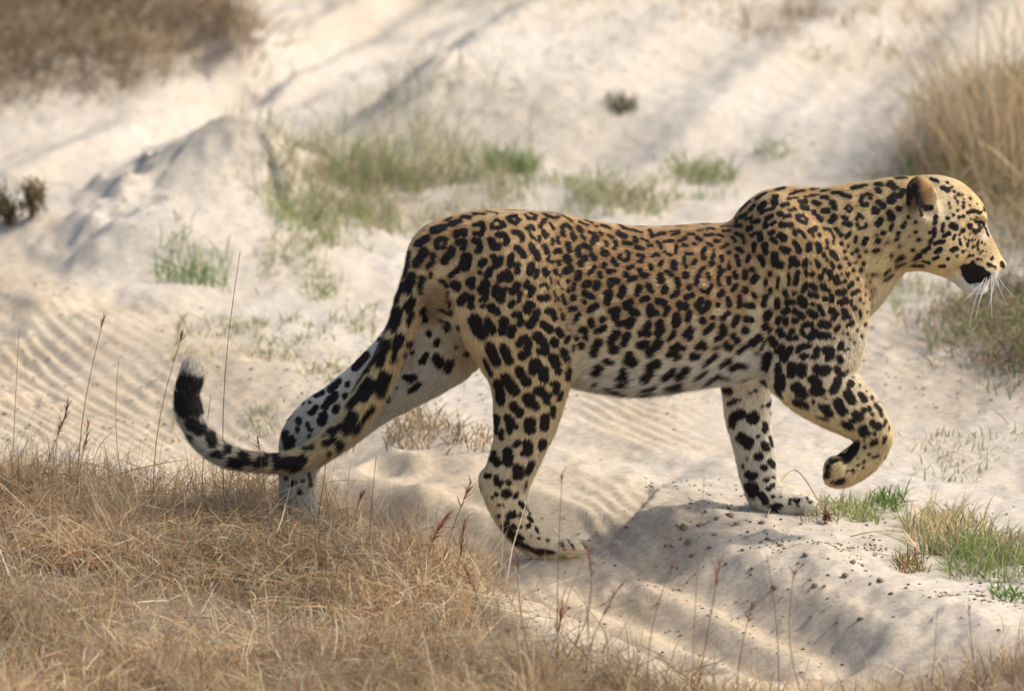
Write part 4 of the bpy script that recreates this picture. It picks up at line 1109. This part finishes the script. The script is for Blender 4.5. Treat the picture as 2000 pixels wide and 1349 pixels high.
for a in [
    (1660, 1000, .07, 330, .02, .055, GP, 'small green tuft in front of the planted forepaw', RG, .09),
    (1735, 985, .05, 160, .02, .06, GREEN, 'short vivid green sprout under the raised paw', RG, .08),
    (1600, 1000, .05, 120, .015, .04, STRIP, 'thin olive blades at the toes of the planted forepaw', RG, .09),
    (1850, 1050, .11, 700, .03, .09, np.vstack([STRIP, DRY[:2]]), 'straw and olive tuft right of the raised paw', RG, .08),
    (1920, 1095, .10, 700, .02, .08, GP, 'dense green tuft at the right edge below the chest', RG, .09),
    (1990, 1085, .08, 500, .02, .07, np.vstack([STRIP, DRY[2:3]]), 'reddish green tuft cut by the right edge', RG, .09),
    (1778, 1103, .04, 170, .015, .045, np.array([(.28, .14, .06), (.30, .2, .08), (.15, .2, .05)]), 'small reddish tuft on bare sand of the berm', RG, .10),
    (1975, 1165, .05, 120, .015, .04, GREEN, 'tiny green tuft at the right edge above the slope', RG, .11),
]:
    tuft(*a[:8], group=a[8], z=a[9])
VG = 'grass tufts along the right hand verge'
for a in [
    (1835, 597, .10, 320, .02, .05, GP, 'flat green tuft under the leopard chin', VG),
    (1790, 560, .08, 160, .02, .06, STRIP, 'thin green tuft behind the throat', VG),
    (1940, 655, .14, 600, .03, .08, STRIP, 'olive grass at the right edge below the whiskers', VG),
    (1800, 350, .12, 420, .03, .09, np.vstack([GREEN[:1], STRIP]), 'dark green grass behind the leopard ears', VG),
    (1880, 905, .15, 360, .015, .04, STRIP, 'flat brownish grass right of the raised paw', VG),
    (1860, 800, .16, 260, .01, .035, STRIP, 'scattered low grass right of the raised knee', VG),
    (1510, 296, .04, 80, .02, .045, GP, 'lone small green tuft behind the neck', VG),
    (1215, 208, .035, 160, .02, .06, np.array([(.08, .07, .03), (.12, .11, .05)]), 'tiny dark plant alone on the far white sand', VG),
]:
    tuft(*a[:8], group=a[8], sx=1.4)
FGp = 'dark litter clumps on the far sand'
for a in [
    (1500, 28, .20, 500, .02, .08, BR, 'brown clump of litter left on the far sand', FGp),
    (1640, 70, .22, 600, .02, .08, BR, 'curved brown clump of litter in the middle of the far sand', FGp),
    (1730, 18, .18, 400, .02, .08, BR, 'brown clump of litter at the top edge near tall grass', FGp),
    (1120, 20, .25, 300, .01, .04, STRIP, 'faint olive growth at the top edge of the far lane', FGp),
]:
    tuft(*a[:8], group=a[8], sx=1.6, name='litter_clump', cat='litter')
for a in [
    (795, 842, .12, 700, .02, .055, BR, 'brown withered tuft seen between the hind legs'),
    (935, 858, .07, 200, .015, .04, BR, 'sparse withered tuft touching the near hind leg'),
]:
    tuft(*a, sx=1.3, name='withered_tuft', cat='grass tuft')
# tall clumps on the right
for px, py, n, h0, h1, pal, lab, sp in [
    (1985, 330, 230, .22, .62, PALE_R, 'tall rusty dry grass clump at the right edge', .20),
    (1905, 315, 150, .18, .52, PALE_R, 'tall pale dry grass clump left of the rusty clump', .18),
    (1830, 335, 90, .18, .36, PALE_R, 'thin tall dry stalks behind the leopard head', .12),
]:
    tuft(px, py, sp, n, h0, h1, pal, lab, tilt=.16, w=.003, name='tall_grass_clump', cat='grass clump', group='tall dry grass clumps on the right verge', bias=(-.08, 0))
tuft(1975, 330, .20, 420, .06, .20, np.vstack([DRY[:4], BR]), 'rusty low undergrowth at the foot of the tall right clump', tilt=.5, w=.004, name='undergrowth', cat='grass clump')

# dark little shrub on the left mound
def shrub(px, py, label):
    c = on_sand(px, py); z0 = float(height(np.array([c[0]]), np.array([c[1]]))[0])
    root = bpy.data.objects.new('small_shrub', None); COL.objects.link(root)
    root.location = (c[0], c[1], z0); root['label'] = label; root['category'] = 'shrub'
    sm = plain_mat('shrub_wood', (.07, .05, .035), .9, .1)
    tips = []
    for k in range(7):
        a = rng.uniform(0, 2 * math.pi); r = rng.uniform(.015, .045); h = rng.uniform(.03, .085)
        e = np.array([r * math.cos(a), r * math.sin(a), h])
        pts = [e * t + np.array([0, 0, .015 * math.sin(t * 3)]) for t in np.linspace(0, 1, 5)]
        link('stem', tube(pts, np.linspace(.003, .0012, 5), sm, 'stem'), root); tips.append(e)
    n = 260
    b = np.array(tips)[rng.integers(0, len(tips), n)] * rng.uniform(.45, 1.05, (n, 1)) + rng.normal(0, .012, (n, 3))
    d = directions(n, 1.0)
    V, F, C = blades(b, d, rng.uniform(.010, .022, n), rng.uniform(.004, .008, n), rng.normal(0, .3, (n, 3)), pick(np.array([(.17, .125, .06), (.20, .13, .065), (.11, .085, .045), (.14, .13, .06)]), n))
    lf = link('foliage', make_mesh('foliage', V, F, M_BLADE, C), root); lf['kind'] = 'stuff'
shrub(62, 428, 'small dry brown shrub on the left mound by the frame edge')
shrub(15, 440, 'lower dry brown shrub cut by the left frame edge')

# ------------------------------------------------------------------ single grass stalks with seed heads
def stalk(bx, by, tx, ty, col, head, label, r=.0011, bow=.02):
    b = G(bx, by, .03); z0 = float(height(np.array([b[0]]), np.array([b[1]]))[0])
    root = bpy.data.objects.new('grass_stalk', None); COL.objects.link(root)
    root.location = (b[0], b[1], z0); root['label'] = label; root['category'] = 'grass stalk'; root['group'] = 'single grass stalks standing above the dry grass'
    t = at_depth(tx, ty, b[1] - .02) - np.array([b[0], b[1], z0])
    s = np.array([rng.normal(0, bow), rng.normal(0, bow), 0])
    L = np.linalg.norm(t)
    pts = [t * k + s * math.sin(k * math.pi) * L * 2 for k in np.linspace(0, 1, 8)]
    link('stem', tube(pts, np.linspace(r, r * .55, 8), M_BLADE, 'stem', col=col), root)
    if head:
        n = int(14 * head) + 6; e = pts[-1] - pts[-2]; e = e / np.linalg.norm(e)
        k = rng.uniform(0, 1, n)
        bb = pts[-1] - e * (.05 * head * k)[:, None]
        d = e + rng.normal(0, .28, (n, 3)); d /= np.linalg.norm(d, axis=1)[:, None]
        hc = pick(np.array([(.26, .085, .045), (.34, .13, .06), (.20, .08, .05)]), n)
        V, F, C = blades(bb, d, rng.uniform(.015, .03, n) * (.55 + .35 * head), rng.uniform(.0016, .0028, n), rng.normal(0, .15, (n, 3)), hc)
        link('seed_head', make_mesh('seed_head', V, F, M_BLADE, C), root)
BRN = (.22, .12, .07); STR = (.42, .31, .16); DRK = (.09, .06, .045)
for a in [
    (22, 1000, 38, 640, STR, 0, 'thin pale stalk nearest the left edge, without a head'),
    (150, 1010, 203, 620, BRN, .5, 'long thin stalk leaning right, left of the tail'),
    (60, 1010, 133, 795, BRN, 1.6, 'thick brown headed stalk at the left, leaning right'),
    (140, 1005, 172, 832, BRN, 1.2, 'brown headed stalk beside the thick headed one'),
    (300, 1020, 356, 652, BRN, .5, 'thin stalk rising just left of the tail tip'),
    (250, 1000, 232, 700, STR, 0, 'faint stalk between the long stalk and the tail'),
    (440, 1060, 469, 492, DRK, 0, 'tallest dark stalk, standing right of the tail tip'),
    (395, 1045, 412, 772, BRN, 0, 'short dark stalk crossing the tail bend'),
    (530, 1070, 505, 860, BRN, .4, 'brown stalk in front of the hind paw'),
    (612, 1090, 640, 870, BRN, 0, 'thin stalk right of the hidden hind paw'),
    (720, 1130, 735, 890, BRN, 0, 'faint stalk between the two hind legs'),
    (660, 1110, 705, 968, STR, .5, 'straw stalk bending right between the hind legs'),
    (850, 1180, 921, 940, BRN, 1.4, 'reddish headed stalk touching the near hind leg'),
    (830, 1165, 870, 1010, BRN, 1.2, 'short reddish stalk left of the near hind leg'),
    (880, 1190, 908, 1020, BRN, 1.5, 'rust red headed stalk left of the near hind hock'),
    (965, 1290, 905, 1105, BRN, 1.2, 'reddish headed stalk leaning left over the rut'),
    (1040, 1330, 1010, 1085, BRN, .8, 'thin reddish stalk below the near hind paw'),
    (1090, 1340, 1098, 925, BRN, .4, 'long thin stalk crossing the near hind paw'),
    (1075, 1340, 1150, 1080, BRN, 1.0, 'leaning red stalk right of the near hind paw'),
    (1060, 1330, 1100, 1180, STR, 1.2, 'straw stalk with a broad head on the rut'),
    (1140, 1360, 1210, 1145, BRN, 1.3, 'red headed stalk in the middle of the rut'),
    (1270, 1400, 1312, 1105, BRN, .4, 'thin brown stalk right of the rut middle'),
    (1350, 1400, 1405, 1098, BRN, 1.0, 'stalk with a dark red head on the berm slope'),
    (1350, 1410, 1375, 930, STR, 0, 'very thin tall pale stalk before the berm end'),
    (1520, 1400, 1496, 1075, BRN, 0, 'thin stalk in the middle of the berm slope'),
    (1925, 1390, 1892, 1185, BRN, .4, 'thin stalk on the right part of the slope'),
    (1600, 1390, 1550, 1120, BRN, .3, 'faint stalk right of the slope middle'),
    (1800, 1390, 1830, 1190, STR, 0, 'pale stalk before the right part of the slope'),
    (1440, 1400, 1470, 1180, BRN, .8, 'reddish stalk low on the berm slope'),
]:
    stalk(*a)

# ------------------------------------------------------------------ soil clods, crumbs and litter
CLODS = [(1400, 1015), (1425, 1008), (1378, 1000), (1350, 985), (1335, 1030), (1368, 1028), (1438, 1025), (1300, 1045), (1345, 1060), (1385, 1070), (1352, 1085), (1312, 1065),
         (1395, 1045), (1330, 1050), (1500, 1055), (1525, 1065), (1488, 1022), (1690, 1020), (1685, 1105), (1665, 1100), (1650, 1125), (1700, 1140), (1720, 1135), (1610, 1145),
         (1590, 1145), (1515, 1148), (1740, 1160), (1680, 1210), (1635, 1215), (1420, 1100), (1450, 1075), (1470, 1110), (1560, 1100), (1575, 1085), (1770, 1150), (1840, 1170)]
def clod_mesh(seed):
    r = np.random.default_rng(seed)
    t = (1 + 5 ** .5) / 2
    v = np.array([(-1, t, 0), (1, t, 0), (-1, -t, 0), (1, -t, 0), (0, -1, t), (0, 1, t), (0, -1, -t), (0, 1, -t), (t, 0, -1), (t, 0, 1), (-t, 0, -1), (-t, 0, 1)])
    v = v / np.linalg.norm(v[0]) * r.uniform(.65, 1.2, (12, 1)) * np.array([1.2, .9, .7])
    f = np.array([(0, 11, 5), (0, 5, 1), (0, 1, 7), (0, 7, 10), (0, 10, 11), (1, 5, 9), (5, 11, 4), (11, 10, 2), (10, 7, 6), (7, 1, 8), (3, 9, 4), (3, 4, 2), (3, 2, 6), (3, 6, 8), (3, 8, 9), (4, 9, 5), (2, 4, 11), (6, 2, 10), (8, 6, 7), (9, 8, 1)])
    c = np.tile(np.array([(.20, .155, .11)]) * r.uniform(.8, 1.25), (12, 1))
    return make_mesh('soil_clod', v, [f], M_SOIL, c, smooth=False)
CM = [clod_mesh(i) for i in range(6)]
for i, (px, py) in enumerate(CLODS):
    c = on_sand(px, py); z = float(height(np.array([c[0]]), np.array([c[1]]))[0])
    o = link('soil_clod', CM[i % 6], label='small brown clod of soil on the sandy slope of the berm', category='soil clod', group='soil clods on the berm slope')
    s = rng.uniform(.0045, .010)
    o.location = (c[0], c[1], z + s * .2); o.scale = (s, s, s); o.rotation_euler = (rng.uniform(-.4, .4), rng.uniform(-.4, .4), rng.uniform(0, 6.28))

def scatter_bits(name, q, smin, smax, pal, label):
    n = len(q)
    z = height(q[:, 0], q[:, 1])
    base = np.stack([q[:, 0], q[:, 1], z + .001], 1)
    t = np.array([(0, 0, 1), (1, 0, 0), (-.5, .87, 0), (-.5, -.87, 0), (0, 0, -.6)])
    s = rng.uniform(smin, smax, (n, 1, 1)) * rng.uniform(.5, 1.5, (n, 1, 3)) * np.array([1.4, 1.2, .6])
    a = rng.uniform(0, 6.28, n); ca = np.cos(a)[:, None]; sa = np.sin(a)[:, None]
    v = t[None] * s
    v = np.stack([v[..., 0] * ca - v[..., 1] * sa, v[..., 0] * sa + v[..., 1] * ca, v[..., 2]], -1) + base[:, None]
    f = np.array([(0, 1, 2), (0, 2, 3), (0, 3, 1), (4, 2, 1), (4, 3, 2), (4, 1, 3)])
    F = (np.arange(n)[:, None, None] * 5 + f[None]).reshape(-1, 3)
    c = np.repeat(pick(pal, n), 5, 0)
    link(name, make_mesh(name, v.reshape(-1, 3), [F], M_SOIL, c, smooth=False), kind='stuff', label=label)
SOILC = np.array([(.22, .165, .11), (.15, .11, .075), (.34, .27, .19), (.10, .08, .05)])
SL = pl([(1290, 960), (1480, 985), (1750, 1100), (2000, 1190), (2000, 1300), (1650, 1240), (1300, 1100)])
scatter_bits('soil_crumbs', sample_poly(SL, 420, .05, lambda x, y: np.clip(.05 + 2.4 * (fbm(x * 7, y * 5, 73, 3) - .12), .03, 1)), .0010, .0042, SOILC, 'crumbs of soil strewn over the berm slope')
ALL = pl([(-50, -40), (2050, -40), (2050, 1340), (-50, 1340)])
qa = sample_poly(ALL, 5200, .0, lambda x, y: np.clip(.12 + 1.3 * (fbm(x * 1.7, y * 1.3, 71, 3) - .05), .02, 1))
scatter_bits('sand_litter', qa, .0012, .0042, np.vstack([SOILC, [(.14, .16, .06), (.3, .22, .12)]]), 'fine dry litter strewn over the sand')

# bent straw with a seed pod lying on the berm, and a twig
def fallen(points, name, label, cat, r, col, pod):
    P3 = []
    for px, py, dz in points:
        c = on_sand(px, py); P3.append(np.array([c[0], c[1], float(height(np.array([c[0]]), np.array([c[1]]))[0]) + dz]))
    o = P3[0].copy()
    root = bpy.data.objects.new(name, None); COL.objects.link(root); root.location = o
    root['label'] = label; root['category'] = cat
    pts = catmull([p - o for p in P3], 4)
    link('stem', tube(pts, np.full(len(pts), r), M_BLADE, 'stem', col=col), root)
    if pod:
        n = 60; e = pts[-1]
        d = directions(n, 1.2)
        V, F, C = blades(e + rng.normal(0, .004, (n, 3)), d, rng.uniform(.006, .013, n), rng.uniform(.004, .007, n), rng.normal(0, .2, (n, 3)), pick(np.array([(.16, .09, .05), (.22, .13, .07)]), n))
        link('seed_pod', make_mesh('seed_pod', V, F, M_BLADE, C), root)
fallen([(1498, 1010, .0), (1525, 985, .045), (1552, 968, .055), (1580, 985, .04), (1615, 1022, .012)], 'bent_straw', 'bent pale straw with a brown pod hanging before the planted paw', 'straw', .0016, (.50, .40, .22), True)
fallen([(1660, 1052, .005), (1700, 1050, .012), (1735, 1045, .01), (1750, 1040, .004)], 'twig', 'thin pale twig lying on the berm sand', 'twig', .0014, (.40, .30, .2), False)
